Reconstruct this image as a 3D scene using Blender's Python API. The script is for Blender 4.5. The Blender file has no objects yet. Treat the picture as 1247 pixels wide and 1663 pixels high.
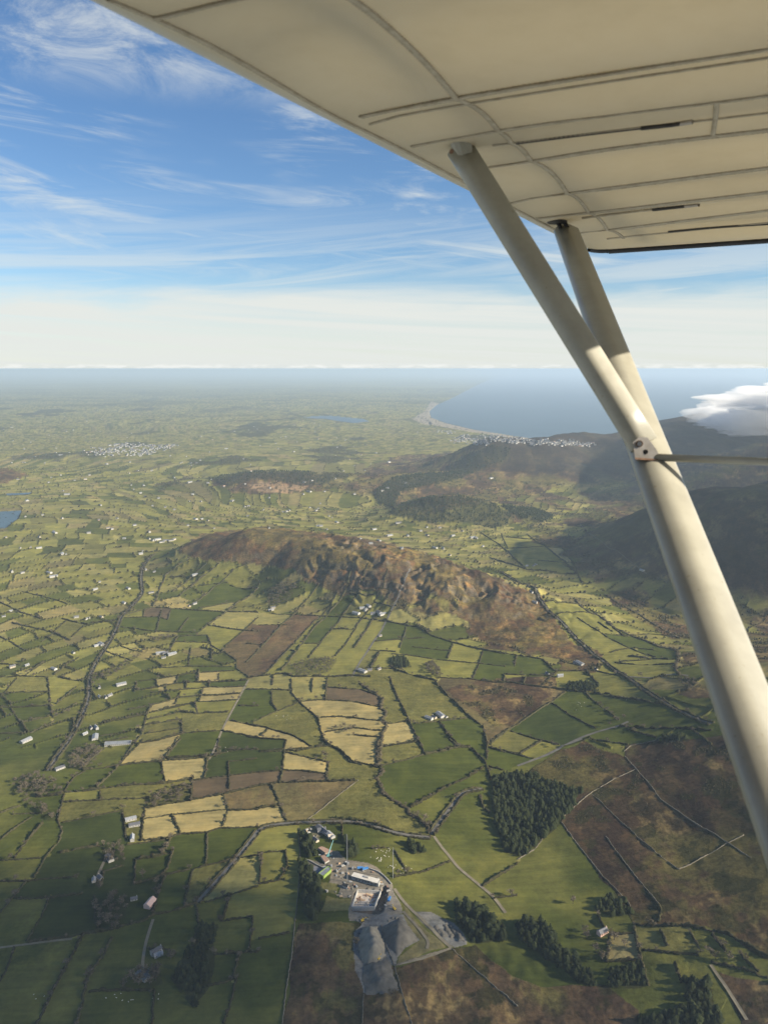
# Aerial view over hedged fields, a ridge, a bay and mountains, seen from under the wing of a light aircraft.
import bpy, bmesh, math, random
import numpy as np
from mathutils import Vector, Matrix
random.seed(7)
rng = np.random.default_rng(11)
SC = bpy.context.scene
COL = SC.collection
FPX, CX, CY, PITCH, CAMH = 1256.0, 623.5, 831.5, math.radians(10.5), 650.0
CP, SP = math.cos(PITCH), math.sin(PITCH)
SUN_EL, SUN_AZ = math.radians(26.0), math.radians(106.0)   # azimuth clockwise from the view direction (+Y)
TO_SUN = Vector((math.sin(SUN_AZ)*math.cos(SUN_EL), math.cos(SUN_AZ)*math.cos(SUN_EL), math.sin(SUN_EL)))

# ------------------------------------------------------------------ helpers
def ray(px, py):
    u = (px-CX)/FPX; v = (CY-py)/FPX
    return np.array((u, CP+v*SP, -SP+v*CP))
def at(px, py, z=0.0):
    d = ray(px, py); t = (z-CAMH)/d[2]
    return np.array((d[0]*t, d[1]*t, z))
def cam_pt(px, py, depth):                 # a point beside the aircraft, depth metres along the view axis
    d = ray(px, py); return Vector((d[0]*depth, d[1]*depth, CAMH+d[2]*depth))

def new_mesh_obj(name, verts, faces, mats=(), parent=None, smooth=False, link=True):
    me = bpy.data.meshes.new(name)
    me.from_pydata([tuple(v) for v in verts], [], [tuple(f) for f in faces])
    me.update()
    for m in mats: me.materials.append(m)
    if smooth: me.polygons.foreach_set('use_smooth', [True]*len(me.polygons))
    o = bpy.data.objects.new(name, me)
    if link: COL.objects.link(o)
    if parent is not None: o.parent = parent
    return o
def fast_mesh(name, V, Q, mats=(), smooth=True):
    """V (n,3) array, Q (m,4) or (m,3) int array"""
    me = bpy.data.meshes.new(name)
    k = Q.shape[1]
    me.vertices.add(len(V)); me.vertices.foreach_set('co', np.ascontiguousarray(V, np.float32).ravel())
    me.loops.add(Q.size); me.loops.foreach_set('vertex_index', np.ascontiguousarray(Q, np.int32).ravel())
    me.polygons.add(len(Q)); me.polygons.foreach_set('loop_start', np.arange(0, Q.size, k, dtype=np.int32))
    me.polygons.foreach_set('loop_total', np.full(len(Q), k, np.int32))
    if smooth: me.polygons.foreach_set('use_smooth', np.ones(len(Q), bool))
    me.update(calc_edges=True)
    for m in mats: me.materials.append(m)
    o = bpy.data.objects.new(name, me); COL.objects.link(o)
    return o
def tag(o, label=None, cat=None, group=None, kind=None):
    if label: o['label'] = label
    if cat: o['category'] = cat
    if group: o['group'] = group
    if kind: o['kind'] = kind
    return o
def empty(name, loc=(0, 0, 0), rz=0.0):
    o = bpy.data.objects.new(name, None); COL.objects.link(o)
    o.location = loc; o.rotation_euler = (0, 0, rz); o.empty_display_size = 0.1
    return o
class MB:
    """collects shapes into one mesh"""
    def __init__(s): s.v = []; s.f = []; s.mi = []
    def add(s, vs, fs, mi=0):
        b = len(s.v); s.v += [tuple(p) for p in vs]; s.f += [tuple(i+b for i in f) for f in fs]; s.mi += [mi]*len(fs); return s
    def box(s, c, d, rz=0.0, mi=0, taper=1.0):
        x, y, z = d[0]/2, d[1]/2, d[2]/2; cr, sr = math.cos(rz), math.sin(rz); vs = []
        for k, (sx, sy, sz) in enumerate([(-1,-1,-1),(1,-1,-1),(1,1,-1),(-1,1,-1),(-1,-1,1),(1,-1,1),(1,1,1),(-1,1,1)]):
            q = taper if sz > 0 else 1.0
            px, py = sx*x*q, sy*y*q
            vs.append((c[0]+px*cr-py*sr, c[1]+px*sr+py*cr, c[2]+sz*z))
        return s.add(vs, [(0,3,2,1),(4,5,6,7),(0,1,5,4),(1,2,6,5),(2,3,7,6),(3,0,4,7)], mi)
    def tube(s, p, q, r0, r1=None, n=8, mi=0, caps=True):
        r1 = r0 if r1 is None else r1
        p, q = Vector(p), Vector(q); d = (q-p).normalized()
        a = d.orthogonal().normalized(); b = d.cross(a); vs = []
        for c, r in ((p, r0), (q, r1)):
            for k in range(n):
                t = 2*math.pi*k/n; vs.append(c+a*(r*math.cos(t))+b*(r*math.sin(t)))
        fs = [(k, (k+1) % n, n+(k+1) % n, n+k) for k in range(n)]
        if caps: fs += [tuple(range(n-1, -1, -1)), tuple(range(n, 2*n))]
        return s.add(vs, fs, mi)
    def build(s, name, mats, parent=None, smooth=False, link=True):
        if not isinstance(mats, (list, tuple)): mats = [mats]
        o = new_mesh_obj(name, s.v, s.f, mats, parent, smooth, link)
        if len(mats) > 1: o.data.polygons.foreach_set('material_index', s.mi)
        return o

# gradient noise on arrays
def _h2(ix, iy, seed):
    n = (ix.astype(np.int64)*374761393 + iy.astype(np.int64)*668265263 + seed*974634777) & 0x7fffffff
    n = (n ^ (n >> 13))*1274126177 & 0x7fffffff
    n = (n ^ (n >> 16))*668265263 & 0x7fffffff
    return (n ^ (n >> 15)) & 0x7fffffff
def hash01(ix, iy, seed=0):
    return _h2(np.asarray(ix), np.asarray(iy), seed)/float(0x7fffffff)
def pn(x, y, seed=0):
    ix = np.floor(x); iy = np.floor(y); fx = x-ix; fy = y-iy
    ux = fx*fx*fx*(fx*(fx*6-15)+10); uy = fy*fy*fy*(fy*(fy*6-15)+10)
    def g(dx, dy):
        a = _h2(ix+dx, iy+dy, seed)*(2*np.pi/float(0x7fffffff))
        return np.cos(a)*(fx-dx)+np.sin(a)*(fy-dy)
    a, b, c, d = g(0, 0), g(1, 0), g(0, 1), g(1, 1)
    return ((a+(b-a)*ux)+((c+(d-c)*ux)-(a+(b-a)*ux))*uy)*1.5
def fbm(x, y, oct=4, seed=0, gain=0.5):
    s = 0.0; a = 1.0
    for k in range(oct):
        s = s+a*pn(x*2**k, y*2**k, seed+k); a *= gain
    return s
def sst(a, b, x):
    t = np.clip((x-a)/(b-a), 0, 1); return t*t*(3-2*t)

# ------------------------------------------------------------------ node helpers
def material(name):
    m = bpy.data.materials.new(name); m.use_nodes = True
    nt = m.node_tree; b = nt.nodes['Principled BSDF']; return m, nt, b
def N(nt, t, **kw):
    n = nt.nodes.new(t)
    for k, v in kw.items():
        if k in n.inputs: n.inputs[k].default_value = v
        else: setattr(n, k, v)
    return n
def mixcol(nt, fac, a, b, mode='MIX'):
    n = nt.nodes.new('ShaderNodeMix'); n.data_type = 'RGBA'; n.blend_type = mode
    for s, v in ((n.inputs[0], fac), (n.inputs[6], a), (n.inputs[7], b)):
        if hasattr(v, 'is_output'): nt.links.new(v, s)
        else: s.default_value = v if not isinstance(v, tuple) or len(v) == 4 else (*v, 1)
    return n.outputs[2]
def math_n(nt, op, a, b=0.0, clamp=False):
    n = nt.nodes.new('ShaderNodeMath'); n.operation = op; n.use_clamp = clamp
    for s, v in ((n.inputs[0], a), (n.inputs[1], b)):
        if hasattr(v, 'is_output'): nt.links.new(v, s)
        else: s.default_value = v
    return n.outputs[0]
def ramp(nt, fac, stops):
    n = nt.nodes.new('ShaderNodeValToRGB'); e = n.color_ramp.elements
    while len(e) > 1: e.remove(e[-1])
    e[0].position = stops[0][0]; e[0].color = (*stops[0][1], 1)
    for p, c in stops[1:]:
        x = e.new(p); x.color = (*c, 1)
    nt.links.new(fac, n.inputs[0]); return n.outputs[0]
def noise_tex(nt, vec, scale, detail=4, rough=0.55, dist=0.0):
    n = nt.nodes.new('ShaderNodeTexNoise'); n.inputs['Scale'].default_value = scale
    n.inputs['Detail'].default_value = detail; n.inputs['Roughness'].default_value = rough; n.inputs['Distortion'].default_value = dist
    if vec is not None: nt.links.new(vec, n.inputs['Vector'])
    return n.outputs['Fac']
def speckled(name, c1, c2, scale, rough=0.8, obj_rand=0.0, spec=0.3, metallic=0.0, bump=0.0):
    """two-tone noise material; optional per-object value shift"""
    m, nt, b = material(name)
    tc = nt.nodes.new('ShaderNodeTexCoord')
    f = noise_tex(nt, tc.outputs['Object'], scale)
    f2 = ramp(nt, f, [(0.3, (0, 0, 0)), (0.7, (1, 1, 1))])
    c = mixcol(nt, f2, c1, c2)
    if obj_rand:
        oi = nt.nodes.new('ShaderNodeObjectInfo')
        hs = nt.nodes.new('ShaderNodeHueSaturation')
        nt.links.new(math_n(nt, 'ADD', math_n(nt, 'MULTIPLY', oi.outputs['Random'], 2*obj_rand), 1-obj_rand), hs.inputs['Value'])
        nt.links.new(c, hs.inputs['Color']); c = hs.outputs[0]
    nt.links.new(c, b.inputs['Base Color'])
    b.inputs['Roughness'].default_value = rough; b.inputs['Specular IOR Level'].default_value = spec; b.inputs['Metallic'].default_value = metallic
    if bump:
        bp = nt.nodes.new('ShaderNodeBump'); bp.inputs['Strength'].default_value = bump
        nt.links.new(f, bp.inputs['Height']); nt.links.new(bp.outputs[0], b.inputs['Normal'])
    return m

# ------------------------------------------------------------------ camera, light, sky, air
cam = bpy.data.cameras.new('camera'); camo = bpy.data.objects.new('camera', cam); COL.objects.link(camo)
camo.location = (0, 0, CAMH); camo.rotation_euler = (math.radians(90)-PITCH, 0, 0)
cam.sensor_fit = 'VERTICAL'; cam.sensor_height = 24.0; cam.lens = 24.0*FPX/1663.0
cam.clip_start = 0.05; cam.clip_end = 400000
cam.dof.use_dof = True; cam.dof.focus_distance = 700.0; cam.dof.aperture_fstop = 4.2
SC.camera = camo
sun = bpy.data.lights.new('sun', 'SUN'); sun.energy = 5.0; sun.angle = math.radians(0.5); sun.color = (1.0, 0.90, 0.73)
suno = bpy.data.objects.new('sun', sun); COL.objects.link(suno)
suno.rotation_euler = TO_SUN.to_track_quat('Z', 'Y').to_euler()
SC.view_settings.view_transform = 'Standard'; SC.view_settings.look = 'None'; SC.view_settings.gamma = 1.0
SC.view_settings.exposure = 1.22
SC.render.engine = 'CYCLES'
SC.cycles.max_bounces = 12; SC.cycles.diffuse_bounces = 4; SC.cycles.transmission_bounces = 6; SC.cycles.transparent_max_bounces = 6
SC.cycles.volume_bounces = 8
SC.cycles.use_denoising = True

w = bpy.data.worlds.new('World'); SC.world = w; w.use_nodes = True
nt = w.node_tree; bg = nt.nodes['Background']
sky = nt.nodes.new('ShaderNodeTexSky'); sky.sky_type = 'NISHITA'; sky.sun_disc = False
sky.sun_elevation = SUN_EL; sky.sun_rotation = SUN_AZ; sky.altitude = 700; sky.air_density = 1.0; sky.dust_density = 0.25; sky.ozone_density = 1.6
tc = nt.nodes.new('ShaderNodeTexCoord'); sep = nt.nodes.new('ShaderNodeSeparateXYZ'); nt.links.new(tc.outputs['Generated'], sep.inputs[0])
dz = sep.outputs[2]
# the cloud layer: a plane far above, so streaks run together towards the horizon
zz = math_n(nt, 'MAXIMUM', math_n(nt, 'ADD', dz, 0.06), 0.02)
cb = nt.nodes.new('ShaderNodeCombineXYZ')
nt.links.new(math_n(nt, 'DIVIDE', sep.outputs[0], zz), cb.inputs[0]); nt.links.new(math_n(nt, 'DIVIDE', sep.outputs[1], zz), cb.inputs[1])
def cloud(rot, scale_x, scale_y, off, detail, rough, dist, lo, hi):
    mp = nt.nodes.new('ShaderNodeMapping'); mp.inputs['Rotation'].default_value = (0, 0, rot)
    mp.inputs['Scale'].default_value = (scale_x, scale_y, 1); mp.inputs['Location'].default_value = off
    nt.links.new(cb.outputs[0], mp.inputs[0])
    f = noise_tex(nt, mp.outputs[0], 1.0, detail, rough, dist)
    mr = nt.nodes.new('ShaderNodeMapRange'); mr.interpolation_type = 'SMOOTHSTEP'; mr.inputs[1].default_value = lo; mr.inputs[2].default_value = hi
    nt.links.new(f, mr.inputs[0]); return mr.outputs[0]
def band(lo, hi):
    mr = nt.nodes.new('ShaderNodeMapRange'); mr.interpolation_type = 'SMOOTHSTEP'; mr.inputs[1].default_value = lo; mr.inputs[2].default_value = hi
    nt.links.new(dz, mr.inputs[0]); return mr.outputs[0]
# streaks held by bearing and height for the low bank; wisps and puffs on the far plane for the rest
az = math_n(nt, 'ARCTAN2', sep.outputs[0], sep.outputs[1])
def streak(sx, sz, off, detail, rough, dist, lo, hi, tilt=0.0):
    c2 = nt.nodes.new('ShaderNodeCombineXYZ'); nt.links.new(math_n(nt, 'MULTIPLY', az, sx), c2.inputs[0])
    nt.links.new(math_n(nt, 'MULTIPLY', math_n(nt, 'ADD', dz, math_n(nt, 'MULTIPLY', az, tilt)), sz), c2.inputs[1]); c2.inputs[2].default_value = off
    f = noise_tex(nt, c2.outputs[0], 1.0, detail, rough, dist)
    mr = nt.nodes.new('ShaderNodeMapRange'); mr.interpolation_type = 'SMOOTHSTEP'; mr.inputs[1].default_value = lo; mr.inputs[2].default_value = hi
    nt.links.new(f, mr.inputs[0]); return mr.outputs[0]
def between_h(a, b, c, d):
    return math_n(nt, 'MULTIPLY', band(a, b), math_n(nt, 'SUBTRACT', 1.0, band(c, d)))
wisp = streak(3.6, 26.0, 2.3, 12, 0.64, 0.9, 0.44, 0.76, 0.10)
wispm = math_n(nt, 'MULTIPLY', math_n(nt, 'MULTIPLY', wisp, streak(1.7, 9.0, 9.1, 4, 0.55, 0.3, 0.40, 0.56)), between_h(0.08, 0.14, 0.30, 0.36))
puff = math_n(nt, 'MULTIPLY', streak(7.5, 20.0, 5.2, 12, 0.70, 0.5, 0.36, 0.66, 0.05), between_h(0.28, 0.335, 0.42, 0.50))
puff = math_n(nt, 'MULTIPLY', puff, streak(1.7, 6.0, 1.1, 3, 0.5, 0.2, 0.30, 0.48))
veil = math_n(nt, 'MULTIPLY', streak(1.3, 30.0, 7.7, 11, 0.62, 1.4, 0.38, 0.62, -0.07), math_n(nt, 'SUBTRACT', 1.0, band(0.10, 0.22)))
edge = math_n(nt, 'ADD', dz, math_n(nt, 'MULTIPLY', math_n(nt, 'SUBTRACT', streak(1.3, 9.0, 4.4, 8, 0.6, 0.8, 0.0, 1.0, -0.05), 0.5), 0.075))
mr = nt.nodes.new('ShaderNodeMapRange'); mr.interpolation_type = 'SMOOTHSTEP'; mr.inputs[1].default_value = 0.066; mr.inputs[2].default_value = 0.104; nt.links.new(edge, mr.inputs[0])
bank = math_n(nt, 'MULTIPLY', math_n(nt, 'SUBTRACT', 1.0, mr.outputs[0]), math_n(nt, 'ADD', math_n(nt, 'MULTIPLY', streak(1.4, 60.0, 3.3, 10, 0.62, 1.0, 0.30, 0.60, 0.05), 0.30), 0.70))
cov = math_n(nt, 'MAXIMUM', math_n(nt, 'MULTIPLY', wispm, 0.85), math_n(nt, 'MULTIPLY', puff, 0.62))
cov = math_n(nt, 'MAXIMUM', cov, math_n(nt, 'MULTIPLY', veil, 0.50))
cov = math_n(nt, 'MAXIMUM', cov, bank, True)
hs = nt.nodes.new('ShaderNodeHueSaturation'); hs.inputs['Saturation'].default_value = 1.12; hs.inputs['Value'].default_value = 1.0
nt.links.new(sky.outputs[0], hs.inputs['Color'])
# the sky's own deep blue reaches lower on a clear winter day
deep = nt.nodes.new('ShaderNodeMix'); deep.data_type = 'RGBA'; deep.blend_type = 'MULTIPLY'; deep.inputs[0].default_value = 1.0
nt.links.new(hs.outputs[0], deep.inputs[6]); deep.inputs[7].default_value = (0.78, 0.86, 0.96, 1)
skyc = mixcol(nt, cov, deep.outputs[2], (5.7, 5.9, 5.65))
# the tops of a far cloud deck along the horizon
deck = math_n(nt, 'MULTIPLY', streak(46.0, 210.0, 6.6, 6, 0.6, 0.3, 0.44, 0.60), between_h(-0.0015, 0.0005, 0.0035, 0.0065))
skyc = mixcol(nt, math_n(nt, 'MULTIPLY', deck, 0.6), skyc, (7.2, 7.2, 6.9))
nt.links.new(skyc, bg.inputs['Color']); bg.inputs['Strength'].default_value = 0.060

def haze_box(density):
    o = MB().box((0, 60000, (CAMH+6-40)/2), (190000, 150000, CAMH+6+40)).build('haze', [])
    m = bpy.data.materials.new('haze_air'); m.use_nodes = True; nt = m.node_tree
    nt.nodes.remove(nt.nodes['Principled BSDF'])
    v = nt.nodes.new('ShaderNodeVolumePrincipled'); v.inputs['Density'].default_value = density
    v.inputs['Color'].default_value = (0.545, 0.68, 0.82, 1); v.inputs['Anisotropy'].default_value = 0.15
    nt.links.new(v.outputs[0], nt.nodes['Material Output'].inputs['Volume'])
    o.data.materials.append(m); tag(o, 'pale blue haze lying over the whole plain and bay', 'haze', None, 'stuff'); return o
# ------------------------------------------------------------------ what was read off the photograph, in crop coordinates
CR = {'1': (0, 1200, .3368), '2': (420, 1200, .3368), '3': (840, 1200, .3264), '4': (0, 850, .3368), '5': (400, 850, .3368),
      '6': (780, 850, .3745), '7': (0, 580, .4972), '8': (600, 580, .5188), 'p': (0, 0, 1.0), 's': (470, 1320, .1363), 't': (560, 1400, .1604),
      'n': (0, 1080, .17642), 'h': (270, 850, .2486), 'g': (560, 860, .27265), 'm': (880, 600, .2943)}
def P(c, s):
    ox, oy, k = CR[c]; v = [float(t) for t in s.replace(';', ' ').replace(',', ' ').split()]
    return [(ox+v[i]*k, oy+v[i+1]*k) for i in range(0, len(v), 2)]
def PL(c, txt):
    return [P(c, l) for l in txt.strip().split('\n') if l.strip()]
HEDGE = []      # field hedges
HEDGE += PL('1', '''
310,250 460,245 600,225 790,215 930,190
310,245 355,180 410,150
400,145 570,128 780,105 1000,90 1040,80
400,140 440,90 500,40
580,125 600,95 660,35 690,0
460,240 530,170 575,128
790,105 830,50 870,0
780,105 785,160 800,215
1040,85 1050,45 1055,0
1000,95 995,150 985,190
1040,80 1100,60 1240,45
930,200 1040,185 1240,160
1100,110 1240,95
1100,105 1105,170 1106,240
310,250 300,300
300,297 480,295 600,290 720,285
480,255 490,295
170,265 290,260 310,250
300,300 280,390 300,440 290,480 215,570 165,665
300,400 450,375 595,345
290,545 380,530 500,515
0,570 200,565
0,675 130,680 250,672 360,665
130,680 80,740 0,830
80,770 250,765 400,745
0,340 40,325 100,305
0,470 80,410 160,360
60,345 150,345 210,350
70,560 130,480 210,400
590,340 600,400 610,480
700,330 690,400 680,490
700,335 830,310 1080,265
930,190 920,300
700,385 830,365 1090,340
830,365 850,410 870,460
680,490 800,480 870,460 1000,450 1060,430 1247,425
1075,265 1100,340 1075,420
1100,345 1247,340
1080,265 1247,225
610,510 820,485
820,485 800,530 780,550
1000,455 995,600
650,580 740,570 820,550 835,540
835,540 810,620 790,650
1247,560 1150,575
650,700 740,675 800,655 920,630 1000,610 1130,580
930,630 900,740 890,800
950,790 870,820 740,850 690,880 600,900 575,910
990,790 1110,750 1247,710
800,655 770,720 740,840
655,580 650,700
500,640 600,610
500,640 490,710
1110,755 1090,820 1070,880
1070,880 1150,865 1220,855
1220,860 1205,1010
945,800 960,900 940,960 910,1060
720,1015 820,1015 815,1050
460,760 460,870 490,930 575,910
140,980 300,960 400,940 490,930
240,765 200,860 130,975
400,950 340,1060 280,1170 180,1375
70,1005 40,1100 0,1170
540,960 500,1040 430,1140 370,1375
745,1210 735,1375
430,1220 600,1210 740,1215
1160,1030 1130,1120 1120,1160
1000,1190 1060,1180 1140,1155
1140,1160 1110,1280 1080,1375
1030,1040 1160,1030 1247,1025
''')
HEDGE += PL('2', '''
0,160 110,155
125,60 115,150 105,210
125,65 220,85 340,115
335,115 330,200
0,65 120,60
115,150 220,155 330,170
0,225 100,210 330,205 470,200
60,215 100,310 135,395
0,335 100,320
135,55 180,60 310,30
300,0 340,30 400,60 450,110 560,130 590,140
590,40 770,12
590,130 700,105 800,75
760,0 800,75
800,75 900,50 1000,35 1020,40
920,0 960,40 1020,40
1020,40 1090,110 1110,170 1120,200
730,330 800,295 900,235 1000,190 1080,140
1070,270 1075,320 1110,360
650,665 780,645 850,620 920,590
1075,710 1160,660 1247,600
1130,770 1247,755
400,400 405,490
545,530 630,525
655,540 690,600 715,650
0,550 130,540
15,560 5,700
0,700 130,675
130,540 140,620 100,680
0,965 150,935
1100,30 1100,100
1100,40 1247,70
1110,135 1180,150
''')
HEDGE += PL('3', '''
10,75 90,25 130,0
580,925 700,930 850,930 940,950 1040,970 1150,1030 1247,1090
580,930 600,1040 650,1230
710,955 745,1030
860,960 915,1060
970,975 1040,1060
1110,1075 1200,1160
780,1120 815,1215
960,1110 1100,1140 1247,1190
400,880 430,940
460,980 440,1110
460,975 580,965
440,1110 600,1100
620,1050 760,1065 900,1075
700,820 715,850 700,910
''')
HEDGE += PL('4', '''
740,400 770,320 800,250 870,195 920,170
570,450 740,405 820,410 1050,425
780,420 760,500 750,520
700,415 690,450
825,415 810,465
600,455 760,450 810,465
585,500 750,520 860,525 950,525
910,455 860,525
950,530 1090,430 1150,380 1247,310
1050,425 1247,430
1000,490 1120,510 1247,520
1247,450 1150,540 1090,590
860,545 1000,540 1020,590 1080,620 1140,660 1140,700 1200,740
860,545 820,610
830,570 1010,575
920,600 910,680
1020,600 1020,660
1090,590 1070,625
750,690 900,690 1120,690
670,750 800,740 950,720 1130,710
650,795 760,785 860,770 1000,765 1190,755
860,735 850,770
960,710 955,765
1055,725 1055,755
660,755 650,800
750,745 760,785
730,810 900,800 1010,790 1190,785
800,785 800,810
900,770 895,800
1010,765 1010,790
620,880 720,870 860,840 960,830 1160,820
870,810 845,870
980,800 960,860
960,860 1150,850
720,905 850,885 940,865
940,865 955,920
710,940 860,910 950,915 1100,910
1110,950 1247,980
1150,880 1247,880
1200,800 1247,800
680,970 800,955 870,945
700,1010 880,985
875,940 880,1015
880,1010 1060,1000
650,1060 770,1045 880,1015
860,1030 800,1130
630,1085 690,1000 710,900 740,860
580,1160 630,1085
800,1135 1000,1120
1070,1000 1247,1030
1080,1090 1247,1090
490,945 600,930 700,910
480,1010 690,985
500,1040 620,1025
400,1165 500,1080
0,715 120,715 230,720
120,710 220,650
230,720 240,830
0,790 40,785 230,780
80,725 20,785
260,710 330,660 380,640
240,840 255,910
255,910 370,840
0,850 100,850 250,845
50,855 100,930
110,930 240,900
0,980 150,985 260,930
270,840 370,760
280,720 400,740
500,610 580,640 640,660
580,590 650,615 690,620
440,480 560,470
0,380 100,430 200,460
60,480 150,500 250,520 340,560
260,520 320,470
200,560 260,530
350,545 410,490
0,440 60,430 200,370
300,460 440,490
110,330 220,355 330,390
0,540 60,560 130,600
0,650 100,660
830,330 930,250 1000,190
860,350 960,270 1060,190
920,400 1030,310 1130,220 1200,190
960,410 1130,380
1110,300 1247,310
960,300 1100,285
820,260 900,255
''')
HEDGE += PL('5', '''
0,670 90,580 180,480 260,400 350,290
90,725 210,600 330,470 440,330
170,710 240,620 330,500 400,430 480,330 510,200
300,650 370,560 460,450 540,320 590,190
430,640 500,550 540,480 600,400 660,300 680,220
520,600 600,480 640,420 700,330
110,435 230,440 440,450 540,455
540,455 680,465
60,490 200,490
410,510 520,512
280,580 350,580
215,610 240,620
0,580 80,585
500,340 620,345
620,380 700,400
470,330 620,320
640,310 690,320
590,610 720,620
640,620 600,700
560,700 700,700
620,570 740,560 860,550
770,500 740,600
640,470 760,490 830,500 900,545 1000,575 1140,610 1247,630
800,595 980,615
995,580 970,650
700,630 780,635 900,655 1120,675 1247,690
1140,615 1120,680 1090,750
920,745 1080,750 1247,770
700,700 830,740 920,760
690,740 720,820 770,920 810,1010 860,1110
0,745 130,730 180,725 230,740 390,740 520,735 600,740
130,730 125,780
320,745 315,815
390,745 380,855
0,800 120,800 215,805
215,750 220,820 250,855 300,900 345,940 365,1020 390,1075
120,810 125,870 150,905 250,865
250,860 380,850 520,860 640,885
390,790 550,800 620,825
360,935 500,935 670,955
380,1005 520,985 650,1000
520,1020 640,1030
660,970 770,955
650,1075 830,1050
30,960 150,905
0,965 100,985 220,1020 320,1080
70,1025 105,990
0,1030 195,1045 180,1090 60,1100
180,1095 320,1080 390,1075 440,1080 500,1150 560,1165
810,965 930,955 1060,940
930,955 980,1030 1030,1075
860,1115 1040,1075
910,765 970,830 1050,910 1140,980 1160,1060 1160,1120
1160,1070 1247,1000
1160,1075 1247,1105
''')
HEDGE += PL('6', '''
0,545 150,570 270,590 320,640 500,640 610,660
155,575 145,620
0,680 130,690 260,710 380,720
100,655 310,660
105,655 100,690
195,665 185,695
330,645 260,705
375,725 300,780 220,830 120,895 40,960
310,780 400,840 500,890
450,730 530,800 600,850
130,900 260,940 340,960
460,645 510,700
380,725 480,735 560,740
490,735 640,760 800,790
600,880 800,890 1000,900
630,890 760,930
460,930 640,960
920,900 1000,960
30,970 230,1020
170,1000 270,940
280,340 420,350
330,395 500,390
420,410 500,460 600,520 760,580
470,370 560,440 620,490 740,480 830,490
540,480 640,490
560,560 660,540 760,550
600,600 740,590
510,430 570,470
640,575 840,590
580,605 840,610
40,150 200,200 400,220
0,40 80,90 200,200
270,90 330,140 420,220
60,110 270,100 500,70
110,60 240,70
90,45 120,110
200,45 270,95
350,100 400,170 440,260
250,160 420,170 640,160
''')
WALL = PL('2', '''
175,880 160,1050 130,1230 115,1375
195,430 200,600 190,760 175,880
220,400 350,300 480,200
590,900 620,1010 660,1110 700,1260 740,1375
930,1010 1040,1110 1130,1190 1247,1290
660,1095 780,1050 920,1010
505,1230 500,1375
''') + PL('3', '''
590,150 480,200 370,265 280,340 220,395
370,275 460,360 560,450 620,510 720,590 800,650
800,650 920,590 1050,515 1125,480
220,415 280,500 350,590 420,680
420,680 490,750 550,810 570,860
440,485 500,570 600,700 700,820
535,85 590,150 660,230 710,300 790,355 900,430 1040,515 1160,590
0,600 80,555 130,490
''') + PL('6', '''
620,990 650,965 800,930
430,0 480,50 560,110 640,160 720,220
''')
STREAM = PL('2', '''
590,0 570,40 580,90 565,130 600,145 590,180 560,185 590,220 590,250 650,300 710,330 730,360 790,400 830,440
''') + PL('5', '''
545,770 620,820 660,850 640,890 680,910 650,950 685,970 655,1010 650,1060 640,1110 650,1140 620,1175
''') + PL('6', '''
540,310 640,370 720,420 800,460 860,500
410,330 440,370 520,400 570,450 640,480 720,510 780,540 850,545 860,590 840,620 860,660
''')
# lanes: (width m, points)
LANE = [(4.6, P('4', '230,1188 300,1080 350,1000 390,920 430,820 430,720 460,670 520,590 560,520 590,440 640,400 690,340 685,300 680,260 695,200 740,150')),
        (5, P('1', '1247,440 1180,530 1130,590 1040,690 950,790')), (3.5, P('1', '740,870 710,960 690,1060 690,1110')),
        (3.5, P('1', '0,1000 130,990 350,965')), (4, P('1', '520,560 490,620 460,690')),
        (5, P('2', '0,440 60,415 160,405 300,400 450,395 560,420 640,450 760,470 830,475')),
        (5, P('2', '830,462 880,390 950,300 985,255 1080,240')),
        (4, P('2', '845,470 880,520 930,580 960,620 1020,670 1070,710 1130,760 1190,840')),
        (5, P('3', '0,135 140,85 220,40 320,0')), (3.5, P('3', '960,1125 1060,1270 1140,1400')),
        (4, P('4', '1200,755 1150,850 1100,940 1070,1000 1040,1080 1010,1140')),
        (4.4, P('6', '90,210 180,260 260,340 330,410 400,480 480,560 560,620 640,670 720,730 830,800 1000,870')),
        (5, P('6', '640,665 770,670 800,655 900,660')), (5, P('6', '250,1020 350,970 480,910 600,880 640,860')),
        (4.5, P('5', '510,740 560,650 620,560 680,450 740,350 790,220')),
        (4, P('t', '500,270 590,400 700,510 840,640 960,770 1080,870')),
        (3.5, P('t', '590,500 680,600 780,710 850,810 830,880')), (3.5, P('t', '540,1040 700,1000 870,950 1000,900 1080,870')),
        ]
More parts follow.
